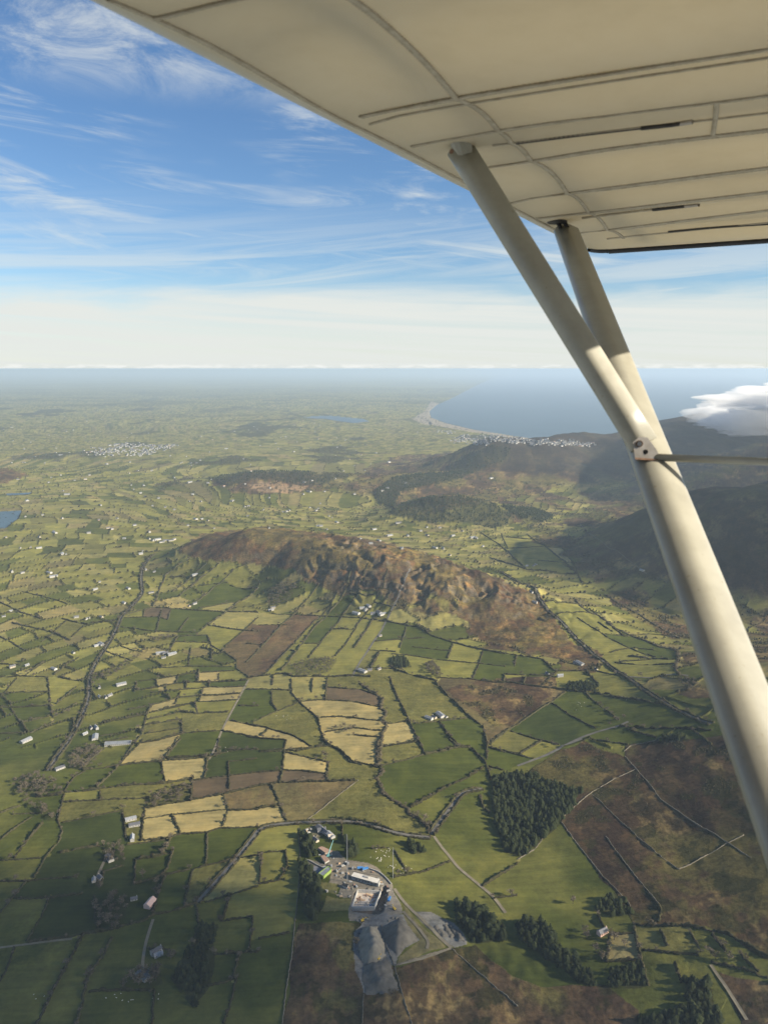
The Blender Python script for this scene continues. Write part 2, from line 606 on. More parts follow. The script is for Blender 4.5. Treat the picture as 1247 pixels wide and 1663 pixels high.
# field colours: letter of the kind, then seed points
SEED = {
 '1': 'Y 750,60 520,90 900,330 760,430 960,400 1170,390 1190,1240 1050,1260 880,150; O 150,130 700,250 450,330 450,430 400,505 280,870 90,860 620,1000 850,920 1120,950 1080,1100 1020,680; '
      'G 440,190 620,180 920,40 700,525 900,560 1100,510 860,720 720,620; L 400,275 1150,800 430,1020; B 1050,215 1170,190; R 1180,290; D 110,1290 100,620 330,600 80,710 150,1080 300,720 560,670',
 '2': 'Y 220,120 50,110 480,60; B 220,185 50,185; R 230,300 700,50; G 450,300 860,180 1000,400 1050,520 90,480 1200,700; D 480,150; O 830,370 1000,250; L 560,450 800,740 800,570 60,620 100,780 80,1000',
 '3': 'G 200,650 60,700 300,760; O 200,860 700,1000 820,1010 950,1020 1150,1080; D 700,1150',
 '4': 'Y 130,830 850,745 1050,815 1060,840 1170,920 1000,740; B 740,430 800,440; R 230,930 1220,690; G 100,890 600,950 580,1010 60,1040 930,630 880,440 640,560 900,560 650,480; '
      'L 320,780 350,690 250,400 100,370 480,730 880,870 1040,880; O 780,980 770,1020 1000,960 1170,1040 130,750 330,540; D 1050,1110',
 '5': 'R 150,560 480,600 330,480; B 590,850 580,480; M 70,650; Y 60,930 480,880 500,1060 260,1060 550,960; G 60,850 900,1010 1070,1000 900,1150 400,480 340,560 600,330 560,480 1180,720; '
      'L 600,790 820,820 650,590 550,650; O 250,960 470,790 350,1120 720,920 740,1090; D 120,1060 20,1120',
 '6': 'G 300,850 70,640 230,600 60,590 700,430 620,800 150,1020; L 460,380 520,420 620,560 400,500 700,610 350,450; D 300,860; R 250,740 600,350 750,720',
}
POLY = {}
POLY['hill'] = P('p', '285,895 330,866 430,855 520,864 600,875 700,900 800,935 880,968 915,1030 960,1078 900,1070 850,1050 780,1040 745,1000 740,975 690,965 640,975 600,955 560,968 500,948 480,925 400,915 330,908')
POLY['hillrough'] = P('g', '330,380 560,380 640,410 720,500 830,500 1000,500 1080,560 1150,640 1247,740 1200,780 1100,750 860,710 740,670 720,560 650,500 480,500 300,480')
POLY['moor_right'] = P('p', '800,1262 850,1255 905,1225 945,1203 1010,1228 1018,1212 1090,1200 1180,1195 1300,1200 1500,1300 1500,1700 1247,1560 1180,1520 1147,1505 1030,1503 1020,1480 975,1425 910,1335 945,1287 870,1262')
POLY['moor_front'] = P('p', '482,1500 560,1500 600,1500 622,1560 640,1570 735,1540 770,1535 830,1585 880,1600 980,1600 1040,1640 1050,1800 440,1800 470,1600')
POLY['moor_br'] = P('p', '1168,1580 1250,1600 1500,1600 1500,1800 1180,1800 1200,1660')
POLY['moor_mid'] = P('p', '720,1120 780,1105 850,1098 905,1100 905,1120 870,1150 830,1180 800,1180 780,1160')
POLY['moor_mid2'] = P('p', '905,1040 980,1060 970,1090 910,1090')
POLY['moor_e'] = P('p', '800,800 900,800 1000,800 1250,720 1600,720 1700,1200 1100,1130 1110,1050 1000,985 960,940 880,900 860,870 960,870 960,855 830,850')
POLY['moor_c'] = P('p', '590,760 650,740 760,735 840,725 960,720 980,760 880,800 700,835 640,830 600,800')
POLY['midhill'] = P('p', '340,785 400,768 500,768 560,785 530,798 440,802 380,800')
POLY['midtan'] = P('p', '400,790 425,782 500,790 490,798 430,801')
POLY['lefthill'] = P('p', '-60,755 20,762 45,772 10,785 -60,790')
POLY['spoil_ground'] = P('t', '180,640 200,590 330,520 430,520 470,540 590,530 640,640 740,790 590,870 540,950 500,1040 420,1020 540,1280 200,1340 120,1100 90,900 100,700')
POLY['site'] = P('s', '190,560 240,560 330,600 420,640 480,560 320,450 350,420 600,440 660,560 700,575 900,620 1060,680 1180,780 1230,860 1247,950 1247,1174 1000,1300 700,1300 690,1150 720,1020 580,980 620,870 480,820 500,720 360,790 300,790 210,640')
POLY['site2'] = P('t', '420,220 500,300 560,400 580,520 480,560 330,620 200,640 120,600 100,520 60,470 30,480 70,330')
POLY['quarry'] = P('t', '700,500 890,495 1000,580 1120,630 1180,720 1210,830 1090,870 960,780 830,650')
POLY['yard'] = P('s', '130,190 340,130 430,190 400,260 330,350 280,300 200,240')
POLY['sea'] = P('p', '700,678 724,687 771,698 833,708 890,715 958,720 1000,722 1500,722 1700,640 1700,602.5 960,602.5 850,606 800,614 765,630 735,646 708,658 697,668')
POLY['pit'] = P('t', '62,492 98,300 150,262 372,284 385,240 430,250 440,275 410,410 385,500 330,530 180,515')
POLY['beach'] = P('p', '668,680 690,668 700,652 712,655 702,672 712,684 770,697 835,709 960,721 960,724 830,712 765,702 690,688')
POLY['estuary'] = P('p', '492,677 530,674 552,676 590,680 600,684 575,687 545,683 530,680 505,679')
POLY['lake'] = P('p', '-90,834 0,830 36,828 30,843 12,857 -20,862 -90,880')
POLY['pond'] = P('p', '10,801 52,799 48,802 12,804')
WOOD = {}       # polygons of trees: kind, spacing m, height m
WOOD['plantation'] = ('c', 5.8, 10.4, P('p', '800,1262 835,1255 870,1262 945,1287 930,1315 905,1340 875,1370 850,1392 822,1385 805,1350 800,1310'))
WOOD['block'] = ('c', 5.1, 11.8, P('2', '950,800 1000,790 1080,830 1190,930 1180,970 1050,990 1010,980 960,900'))
WOOD['strip'] = ('c', 5.1, 11.1, P('3', '0,910 120,915 175,965 205,1035 300,1105 350,1155 400,1215 440,1230 300,1215 150,1105 60,1035 0,1000'))
WOOD['corner'] = ('c', 5.8, 11.1, P('3', '820,1190 940,1200 970,1300 1010,1430 560,1430 720,1360 840,1340'))
WOOD['thicket'] = ('c', 5.4, 7.4, P('3', '450,1160 600,1110 640,1230 450,1245'))
WOOD['slope'] = ('c', 5.4, 8.1, P('3', '420,800 480,770 550,815 570,880 480,885 380,860'))
WOOD['sitebelt'] = ('c', 4.8, 11.1, P('2', '195,590 235,610 290,690 308,800 272,885 226,872'))
WOOD['sitewood'] = ('c', 5.4, 10.4, P('2', '200,450 255,470 280,570 225,570 200,500'))
WOOD['sitegrove'] = ('c', 6.4, 11.0, P('2', '415,495 480,505 470,575 420,585'))
WOOD['clump'] = ('c', 4.8, 10.4, P('2', '720,495 755,500 800,545 760,555 728,545'))
WOOD['shelter'] = ('c', 5.1, 8.9, P('6', '380,695 440,688 510,705 512,728 450,728 372,722'))
WOOD['pines'] = ('c', 5.1, 8.9, P('6', '780,925 860,915 900,940 790,948'))
WOOD['gully'] = ('c', 6.8, 8.9, P('1', '960,890 1050,900 1010,1180 940,1300 870,1210 830,1150 900,1040'))
WOOD['lanetrees'] = ('b', 8.0, 10.2, P('1', '330,100 370,40 470,15 480,90 420,140 340,150'))
WOOD['hamlet'] = ('b', 8.0, 10.2, P('1', '60,205 130,170 230,175 310,240 200,265 60,255'))
WOOD['copse'] = ('b', 7.2, 9.3, P('1', '780,250 900,215 930,240 880,290 720,335 690,330'))
WOOD['garden'] = ('b', 8.0, 10.2, P('1', '470,785 560,745 625,745 610,860 520,905 470,880'))
WOOD['farmwood'] = ('b', 8.0, 11.0, P('1', '590,1160 680,1110 780,1110 790,1180 680,1210 600,1220'))
WOOD['streamside'] = ('b', 8.8, 8.5, P('1', '110,250 180,270 240,340 290,390 230,400 180,330 100,280'))
WOOD['lanewood'] = ('b', 8.0, 9.3, P('1', '490,520 580,500 610,590 540,610 500,590'))
WOOD['ridgefoot'] = ('b', 8.0, 7.6, P('5', '100,330 200,270 250,300 200,380 110,400'))
WOOD['scrub'] = ('b', 7.2, 6.0, P('5', '210,680 330,650 440,650 400,720 250,745'))
WOOD['roundcopse'] = ('c', 5.4, 8.9, P('5', '700,650 770,645 790,690 720,700 690,690'))
WOOD['hedgecopse'] = ('b', 7.2, 9.3, P('5', '860,680 900,660 940,740 920,750 870,720'))
WOOD['beck'] = ('b', 8.0, 7.6, P('4', '450,720 560,690 640,650 710,600 720,580 700,620 640,670 560,720 460,750'))
WOOD['becktop'] = ('b', 8.0, 8.5, P('4', '720,560 800,545 845,535 850,550 800,565 730,575'))
WOOD['bushes'] = ('b', 11.2, 4.2, P('g', '840,580 1000,600 1010,690 900,690 830,650'))
WOOD['lanebelt'] = ('c', 4.8, 4.4, P('2', '340,383 420,375 520,395 610,425 590,430 500,405 420,388'))
WOOD['dell'] = ('b', 7.2, 6.8, P('6', '850,670 930,680 950,720 900,735 860,700'))
# ------------------------------------------------------------------ terrain
rows = np.concatenate([np.arange(1800, 850, -1.25), np.arange(850, 640, -1.0), np.arange(640, 605.5, -0.75)])
rowY = np.array([at(CX, p)[1] for p in rows])
uc = np.arange(-0.56, 0.5601, 1.5/FPX); uo = 0.56+np.cumsum(np.linspace(2/FPX, 30/FPX, 75))
cols = np.concatenate([-uo[::-1], uc, uo])
NR, NC = len(rowY), len(cols)
GY = np.repeat(rowY[:, None], NC, 1)
GX = cols[None, :]*(GY*CP+CAMH*SP)

def seg_ridge(X, Y, nodes, prof=lambda t: (1-sst(0, 1, t))):
    """nodes: (x, y, height, half width); the ridge falls off to both sides"""
    best = np.zeros_like(X)
    for a, b in zip(nodes[:-1], nodes[1:]):
        ax, ay, bx, by = a[0], a[1], b[0], b[1]
        dx, dy = bx-ax, by-ay; L2 = dx*dx+dy*dy+1e-6
        t = np.clip(((X-ax)*dx+(Y-ay)*dy)/L2, 0, 1)
        d = np.hypot(X-ax-t*dx, Y-ay-t*dy)
        hh = a[2]+(b[2]-a[2])*t; ww = a[3]+(b[3]-a[3])*t
        best = np.maximum(best, hh*prof(d/ww))
    return best
def crest(*n):   # (px, py, z, width)
    r = []
    for px, py, z, wd in n:
        q = at(px, py, z); r.append((q[0], q[1], z, wd))
    return r
R_HILL = crest((318, 893, 25, 200), (372, 870, 82, 300), (430, 862, 112, 330), (500, 870, 108, 310), (560, 884, 118, 320), (640, 900, 112, 320), (720, 924, 92, 320), (800, 950, 62, 310), (870, 985, 30, 300), (930, 1040, 10, 250))
R_MID = crest((365, 776, 40, 420), (450, 768, 75, 600), (520, 772, 55, 500))
R_WOOD = crest((672, 828, 42, 330), (735, 808, 78, 400), (790, 820, 50, 360))
R_CONE = crest((745, 738, 90, 500), (795, 723, 165, 620), (850, 735, 120, 560), (905, 742, 60, 500))
R_LOW = crest((600, 790, 40, 400), (660, 772, 60, 500), (730, 768, 55, 500), (760, 775, 30, 400))
R_DON = crest((790, 788, 15, 400), (905, 739, 130, 800), (993, 712, 200, 1000), (1080, 696, 255, 1150), (1140, 677, 300, 1250), (1260, 655, 350, 1400))+[(4200, 5200, 420, 1600)]
R_SPUR = crest((1075, 790, 50, 480), (1140, 754, 140, 560), (1200, 734, 190, 700), (1260, 722, 230, 750))+[(3200, 3600, 330, 900)]
R_DARK = crest((1085, 870, 50, 400), (1128, 824, 150, 520), (1186, 795, 235, 620), (1247, 797, 255, 680))+[(1700, 2650, 330, 800), (3000, 2700, 420, 900)]
R_LEFT = crest((-100, 765, 50, 500), (5, 762, 50, 450), (40, 775, 15, 350))
def base_height(X, Y):
    D = np.hypot(X, Y)
    z = 9*pn(X/900, Y/900, 31)+5*pn(X/330, Y/330, 32)+3.0*pn(X/125, Y/125, 33)*(Y < 6000)+0.7*pn(X/45, Y/45, 34)*(Y < 3000)
    z = z+25*pn(X/3500, Y/3500, 35)*sst(5000, 9000, Y)
    # valley on the left, rough slope rising to the right below the aircraft
    z = z+0.055*np.minimum(X, 0)*(1-sst(1300, 2600, Y))
    ms = sst(120, 700, X-0.18*(Y-1000))*(1-sst(1150, 1900, Y))
    z = z+ms*np.minimum((X-100)*0.20, 170)
    z = z+60*sst(150, 900, -(Y-930))*0.25
    hill = seg_ridge(X, Y, R_HILL, lambda t: 1-sst(0.12, 1, t))
    crag = np.clip(hill/60, 0, 1)
    rg = 1-np.abs(pn(X/150+.3*pn(X/90, Y/90, 3), Y/190, 41)); rg2 = 1-np.abs(pn(X/62, Y/80, 42))
    right = sst(-260, -60, X)
    rg3 = 1-np.abs(pn(X/30+.4*pn(X/45, Y/45, 6), Y/36, 47))
    z = z+hill+crag*(right*0.8+0.2)*(25*(rg-0.72)+9*(rg2-0.7)+4*(rg3-.7)+2.5*pn(X/14, Y/17, 43))
    tt = hill/17+1.1*pn(X/95, Y/95, 48)+.5*pn(X/38, Y/38, 49); tf = tt-np.floor(tt)
    z = z+crag*sst(-330, -100, X)*14*(sst(.60, .80, tf)-tf)*sst(-.35, .15, pn(X/120, Y/90, 50))
    z = z+seg_ridge(X, Y, R_MID)+seg_ridge(X, Y, R_LEFT)
    wd = seg_ridge(X, Y, R_WOOD); cn = seg_ridge(X, Y, R_CONE); lo = seg_ridge(X, Y, R_LOW)
    z = z+wd+np.maximum(cn, lo)+np.clip((wd+cn+lo)/50, 0, 1)*(10*pn(X/180, Y/180, 45)+4*pn(X/70, Y/70, 46))
    d1 = seg_ridge(X, Y, R_DON); d2 = seg_ridge(X, Y, R_SPUR); d3 = seg_ridge(X, Y, R_DARK, lambda t: 1-sst(0.05, 1, t))
    mt = np.maximum(np.maximum(d1, d2), d3)
    rr = 1-np.abs(pn(X/520+.4*pn(X/300, Y/300, 5), Y/430, 51))
    z = z+mt+np.clip(mt/120, 0, 1)*(22*(rr-0.75)+7*pn(X/170, Y/170, 52)+3.5*pn(X/70, Y/70, 53))
    mo = np.maximum(ms, sst(30, 150, mt))
    z = z+mo*(3.6*pn(X/60, Y/60, 61)+1.6*pn(X/24, Y/24, 62))*(Y < 4500)
    fr = (1-sst(800, 860, Y))*sst(-150, -90, X)*(1-sst(160, 260, X)); z = z+fr*(2.2*pn(X/34, Y/60, 63)+1.3*pn(X/15, Y/20, 64))
    return z
GZ = base_height(GX, GY)
# the bay, the estuary and the lakes lie lower than the land round them
def project(X, Y, Z):
    zc = Y*CP-(Z-CAMH)*SP; yc = Y*SP+(Z-CAMH)*CP
    return CX+FPX*X/zc, CY-FPX*yc/zc
def inpoly(px, py, poly):
    poly = np.asarray(poly); r = np.zeros(px.shape, bool)
    x0, y0 = poly.min(0); x1, y1 = poly.max(0)
    sel = (px >= x0) & (px <= x1) & (py >= y0) & (py <= y1)
    if not sel.any(): return r
    a, b = px[sel], py[sel]; c = np.zeros(a.shape, bool); j = len(poly)-1
    for i in range(len(poly)):
        xi, yi = poly[i]; xj, yj = poly[j]
        if yi != yj:
            c ^= ((yi > b) != (yj > b)) & (a < (xj-xi)*(b-yi)/(yj-yi)+xi)
        j = i
    r[sel] = c; return r
FPXg, FPYg = project(GX, GY, np.zeros_like(GX))
nz_sea = inpoly(FPXg, FPYg, POLY['sea'])
low = 0.35+0.65*sst(600, 760, FPYg)
mtn = seg_ridge(GX, GY, R_DON)
GZ = np.where(nz_sea & (mtn < 6), -9.0, GZ)
near_sea = np.zeros_like(nz_sea); k = 4
for s in range(1, 14):
    near_sea[s:] |= nz_sea[:-s]; near_sea[:-s] |= nz_sea[s:]
    near_sea[:, s:] |= nz_sea[:, :-s]; near_sea[:, :-s] |= nz_sea[:, s:]
GZ = np.where(near_sea & ~nz_sea, np.maximum(GZ*0.3, 1.5), GZ)
for nm in ('estuary', 'lake', 'pond'):
    GZ = np.where(inpoly(FPXg, FPYg, POLY[nm]), -6.0, GZ)

rowsY_inc = rowY  # increasing distance
def gidx(X, Y):
    j = np.interp(Y, rowY, np.arange(NR)); u = X/(Y*CP+CAMH*SP)
    i = np.interp(u, cols, np.arange(NC)); return j, i
def gh(X, Y, arr=None):
    arr = GZ if arr is None else arr
    j, i = gidx(np.asarray(X, float), np.asarray(Y, float))
    j0 = np.clip(np.floor(j).astype(int), 0, NR-2); i0 = np.clip(np.floor(i).astype(int), 0, NC-2); fj = j-j0; fi = i-i0
    return (arr[j0, i0]*(1-fi)+arr[j0, i0+1]*fi)*(1-fj)+(arr[j0+1, i0]*(1-fi)+arr[j0+1, i0+1]*fi)*fj
def ground_at(px, py):
    """where the line of sight through a photograph pixel first meets the terrain"""
    d = ray(px, py)
    if d[2] > -1e-4: d = d.copy(); d[2] = -1e-4
    t0, t1 = (CAMH-640)/-d[2], (CAMH+25)/-d[2]
    zt = 560.0
    t = np.linspace((CAMH-zt)/-d[2], t1, 700)
    below = CAMH+d[2]*t < gh(d[0]*t, d[1]*t)
    k = int(np.argmax(below)) if below.any() else len(t)-1
    a, b = t[max(k-1, 0)], t[k]
    for _ in range(12):
        m = (a+b)/2
        if CAMH+d[2]*m < gh(d[0]*m, d[1]*m): b = m
        else: a = m
    return np.array((d[0]*b, d[1]*b))
def world_line(pts): return np.array([ground_at(x, y) for x, y in pts])
def resample(p, step):
    p = np.asarray(p, float); seg = np.hypot(*(p[1:]-p[:-1]).T); s = np.concatenate([[0], np.cumsum(seg)])
    n = max(2, int(s[-1]/step)+1); q = np.linspace(0, s[-1], n)
    return np.stack([np.interp(q, s, p[:, 0]), np.interp(q, s, p[:, 1])], 1)
def smooth_line(p, it=2):
    p = np.asarray(p, float)
    for _ in range(it):
        if len(p) < 3: break
        q = [p[0]]
        for a, b in zip(p[:-1], p[1:]): q += [a*.75+b*.25, a*.25+b*.75]
        q.append(p[-1]); p = np.array(q)
    return p
W_HEDGE = [world_line(p) for p in HEDGE]
W_WALL = [world_line(p) for p in WALL]
W_STREAM = [smooth_line(world_line(p)) for p in STREAM]
W_LANE = [(wd, smooth_line(world_line(p))) for wd, p in LANE]

# ---- which field is each ground vertex in: flood fill between the traced lines
VPX, VPY = project(GX, GY, GZ)
block = np.zeros((NR, NC), bool)
def burn(line, ext=None):
    p = np.asarray(line, float).copy()
    if ext is None: ext = 5+0.005*float(np.hypot(*p.mean(0)))
    for e, f in ((0, 1), (-1, -2)):
        d = p[e]-p[f]; L = np.hypot(*d)+1e-6; p[e] = p[e]+d/L*ext
    q = resample(p, 0.8); j, i = gidx(q[:, 0], q[:, 1])
    j = np.clip(np.rint(j).astype(int), 0, NR-1); i = np.clip(np.rint(i).astype(int), 0, NC-1); block[j, i] = True
for l in W_HEDGE+W_WALL+W_STREAM: burn(l)
for wd, l in W_LANE: burn(l)
def label_regions(free):
    par = [0]; lab = np.zeros(free.shape, np.int64); prev = []
    def find(a):
        while par[a] != a: par[a] = par[par[a]]; a = par[a]
        return a
    for r in range(free.shape[0]):
        d = np.diff(np.concatenate([[0], free[r].astype(np.int8), [0]])); st = np.flatnonzero(d == 1); en = np.flatnonzero(d == -1)
        cur = []; k = 0
        for s, e in zip(st, en):
            par.append(len(par)); n = len(par)-1
            while k < len(prev) and prev[k][1] <= s: k += 1
            kk = k
            while kk < len(prev) and prev[kk][0] < e:
                ra, rb = find(prev[kk][2]), find(n)
                if ra != rb: par[max(ra, rb)] = min(ra, rb)
                kk += 1
            cur.append((s, e, n)); lab[r, s:e] = n
        prev = cur
    roots = np.array([find(a) for a in range(len(par))]); return roots[lab]
fat = block.copy(); fat[1:] |= block[:-1]; fat[:-1] |= block[1:]; fat[:, 1:] |= fat[:, :-1]; fat[:, :-1] |= fat[:, 1:]
LAB = label_regions(~fat)
for _ in range(4):                       # give the strips under the hedges to the field beside them
    for ax, sh in ((0, 1), (0, -1), (1, 1), (1, -1)):
        nb = np.roll(LAB, sh, ax); LAB = np.where(LAB == 0, nb, LAB)
cnt = np.bincount(LAB.ravel())
traced = (VPY > 868) & (cnt[LAB] < 60000)
PAL = {'G': (.056, .068, .014), 'L': (.158, .152, .040), 'Y': (.270, .222, .092), 'K': (.205, .185, .064), 'D': (.040, .052, .013), 'O': (.118, .112, .034), 'B': (.098, .074, .044), 'R': (.125, .105, .048), 'M': (.100, .066, .039)}
# the unmapped country: a warped patchwork of fields
def patchwork(X, Y):
    wx = X+150*pn(X/1500, Y/1500, 71)+50*pn(X/420, Y/420, 72)+8*pn(X/70, Y/70, 73)
    wy = Y+190*pn(X/1700, Y/1700, 74)+55*pn(X/500, Y/500, 75)+8*pn(X/70, Y/70, 76)
    th = 0.55; u = wx*math.cos(th)+wy*math.sin(th); v = -wx*math.sin(th)+wy*math.cos(th)
    gr = 1+0.35*pn(X/2300, Y/2300, 77)
    v = v/ (70*gr); r = np.floor(v); off = hash01(r, r*0+3, 5); cw = 85+115*hash01(r, r*0+9, 6)
    uu = u/(cw*gr)+off*7; c = np.floor(uu); sh = 0.5+0.32*(hash01(r, c, 8)-0.5)
    fr = uu-c; c2 = np.where(fr < sh, c*2, c*2+1)
    ed = np.minimum(np.minimum(v-r, 1-(v-r))*70*gr, np.minimum(np.abs(fr-sh), np.minimum(fr, 1-fr)+0.5*hash01(c, r, 15))*cw*gr)
    return r, c2, ed
pr, pc, ped = patchwork(GX, GY)
h1 = hash01(pr, pc, 21); h2 = hash01(pr, pc, 22)
order = 'LKYGOLKLDLLOGRLK'
idx = np.floor(h1*len(order)).astype(int) % len(order)
palarr = np.array([PAL[c] for c in order])
palarr = palarr*0.8+0.2*np.array(PAL['L']); palarr[[k for k, c in enumerate(order) if c == 'Y']] *= .78
col = palarr[idx]*(0.82+0.36*h2)[..., None]
far_mean = np.array((.135, .138, .054))
# traced fields
reg_rand = {}
h3 = hash01(LAB, LAB*0+1, 31); h4 = hash01(LAB, LAB*0+1, 32)
order2 = 'GLOLKGOYLGKL'; pal2 = np.array([PAL[c] for c in order2])
tcol = pal2[np.floor(h3*len(order2)).astype(int) % len(order2)]
FIELDKIND = {}
for c, txt in SEED.items():
    for part in txt.split(';'):
        part = part.strip(); kk = part[0]
        for x, y in P(c, part[1:]):
            g = ground_at(x, y); j, i = gidx(g[0], g[1]); L = LAB[int(round(float(j))), int(round(float(i)))]
            if L and cnt[L] < 60000:
                FIELDKIND[int(L)] = kk
kmap = np.full(cnt.shape[0], -1); keys = list(PAL)
for L, kk in FIELDKIND.items(): kmap[L] = keys.index(kk)
km = kmap[LAB]; palk = np.array([PAL[c] for c in keys])
tcol = np.where((km >= 0)[..., None], palk[np.maximum(km, 0)], tcol)*(0.9+0.2*h4)[..., None]
plain = np.array(PAL['G'])*.95+(np.array(PAL['L'])-np.array(PAL['G']))*(.55*sst(-.5, .5, fbm(GX/160, GY/200, 3, 61)))[..., None]
col = np.where(((VPY > 1120) & (np.abs(VPX-623) < 660))[..., None], plain, col)
col = np.where(traced[..., None], tcol, col)
rough = np.where(traced & (km >= 0), np.isin(km, [keys.index('R'), keys.index('M'), keys.index('O'), keys.index('K')])*0.6, np.where(idx == 13, 0.6, 0.15)).astype(float)
# hedges of the unmapped country: dark banks on the ground
HEDGE_C = np.array((.026, .027, .010))
hw = 1.3+0.00034*GY
gap = hash01(np.floor(GX/37), np.floor(GY/37), 41) < 0.9
un = (~traced) & (GY < 26000) & gap & ((VPY < 1215) | (np.abs(VPX-623) > 640))
hm = np.clip(1.25-ped/hw, 0, 1)*un
# woods and scrub patches in the distance
wn = fbm(GX/900, GY/1300, 4, 91)
woods = sst(0.42, 0.62, wn+0.25*pn(GX/160, GY/160, 95))*sst(2600, 3600, GY)*(~traced)
# moor and hill ground
moor = np.zeros((NR, NC))
def soft(poly): return inpoly(VPX+6*pn(GX/35, GY/35, 3), VPY+4*pn(GX/35, GY/35, 4), poly).astype(float)
for nm in ('hill', 'hillrough', 'moor_right', 'moor_front', 'moor_br', 'moor_mid', 'moor_mid2', 'moor_c', 'midhill', 'lefthill'):
    moor = np.maximum(moor, soft(POLY[nm])*(sst(-.55, .05, fbm(GX/90, GY/90, 3, 171)) if nm == 'hillrough' else 1))
mo_e = soft(POLY['moor_e'])
mt_all = np.maximum(np.maximum(seg_ridge(GX, GY, R_DON), seg_ridge(GX, GY, R_SPUR)), seg_ridge(GX, GY, R_DARK))
moor = np.maximum(moor, sst(14, 40, mt_all+10*pn(GX/200, GY/200, 8)))
moor = np.maximum(moor, np.maximum(sst(20, 40, seg_ridge(GX, GY, R_CONE)), sst(20, 36, seg_ridge(GX, GY, R_LOW)+8*pn(GX/150, GY/150, 9))))
em = sst(-0.1, 0.25, fbm(GX/260, GY/330, 4, 17)+0.35*sst(500, 1200, GX-0.1*(GY-2500)))
moor = np.maximum(moor, mo_e*em)
m1 = fbm(GX/70, GY/110, 5, 101, 0.6); m2 = fbm(GX/190, GY/240, 4, 111); m3 = fbm(GX/26, GY/40, 4, 121, 0.65)
MB_, MT_, MH_, MG_ = np.array((.092, .060, .032)), np.array((.215, .155, .065)), np.array((.032, .021, .016)), np.array((.100, .090, .028))
mc = MB_+(MT_-MB_)*sst(-0.05, 0.55, m1+0.5*m3)[..., None]
mc = mc+(MG_-mc)*(0.8*sst(-0.05, 0.35, m2+0.35*m3))[..., None]
heath = soft(P('3', '530,95 700,85 1000,150 1400,300 1400,480 1120,480 1000,490 900,420 800,350 700,260')) if True else 0
dk = np.maximum(sst(0.05, 0.4, -m2+0.5*m3), 0.85*heath*sst(-0.55, 0.0, m1+.5)); mc = mc+(MH_-mc)*(0.75*dk)[..., None]
hillm = np.maximum(soft(POLY['hill']), soft(POLY['lefthill']))
mc = np.where(hillm[..., None] > 0.5, mc*np.array((1.20, 1.05, .95)), mc)
gy_ = np.gradient(GZ, axis=0)/np.gradient(GY, axis=0); gx_ = np.gradient(GZ, axis=1)/np.gradient(GX, axis=1); slope = np.hypot(gx_, gy_)
rock = hillm*sst(.55, 1.0, slope+.25*m3); mc = mc+(np.array((.105, .092, .068))-mc)*(0.75*rock)[..., None]
ledge = hillm*sst(-.1, .35, fbm(GX/48, GY/40, 4, 151)); mc = mc+(np.array((.130, .108, .048))-mc)*(0.5*ledge*(1-rock))[..., None]
hb = hillm*sst(.05, .35, fbm(GX/36, GY/36, 5, 161, .6)+.25*m2); mc = mc+(np.array((.040, .032, .020))-mc)*(0.6*hb)[..., None]
mr_ = np.maximum(soft(POLY['moor_right']), 1.7*sst(30, 90, np.maximum(seg_ridge(GX, GY, R_DON), seg_ridge(GX, GY, R_DARK)))); mc = mc*(1-.30*mr_)[..., None]  # darker moor tone; on the mountains cloud shade is put into the colour too
tan = soft(POLY['midtan']); mc = mc+(np.array((.25, .17, .10))-mc)*(0.8*tan)[..., None]
rmix = 0.40*(traced & ((km == keys.index('R')) | (km == keys.index('M'))))
dn_ = sst(30, 90, seg_ridge(GX, GY, R_DON))[..., None]; mc = mc+(np.array((.040, .034, .028))-mc)*.65*dn_  # far mountain: dark heather with its cloud shade put into the colour
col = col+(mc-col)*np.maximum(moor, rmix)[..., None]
rough = np.maximum(rough, moor)
hm = hm*(1-moor*np.clip(0.4+hillm, 0, 1))*(1-0.9*sst(20, 60, mt_all)); woods = woods*(1-moor)
col = col+(HEDGE_C*1.15-col)*(0.85*woods)[..., None]
scr = (1-.85*sst(25, 60, seg_ridge(GX, GY, R_DON)))*moor*sst(0.22, 0.5, fbm(GX/42, GY/50, 5, 131, .6)+0.25*m2)*0.75*(mt_all < 30)*(1-.6*hillm); col = col+(HEDGE_C-col)*scr[..., None]
# forest floor under the plantations and on the wooded hills
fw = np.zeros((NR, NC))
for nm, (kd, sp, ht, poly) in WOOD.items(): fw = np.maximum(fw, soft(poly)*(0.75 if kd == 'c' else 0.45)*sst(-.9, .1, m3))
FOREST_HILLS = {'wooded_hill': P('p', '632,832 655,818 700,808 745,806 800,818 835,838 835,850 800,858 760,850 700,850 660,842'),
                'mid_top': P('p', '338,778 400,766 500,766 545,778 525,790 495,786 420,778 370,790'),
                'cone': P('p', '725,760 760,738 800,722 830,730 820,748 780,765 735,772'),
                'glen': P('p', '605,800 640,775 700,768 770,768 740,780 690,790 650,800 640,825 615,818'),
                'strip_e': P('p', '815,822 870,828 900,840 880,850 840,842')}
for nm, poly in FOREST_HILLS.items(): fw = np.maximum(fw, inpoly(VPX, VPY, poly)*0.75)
col = col+(np.array((.030, .030, .015))-col)*fw[..., None]
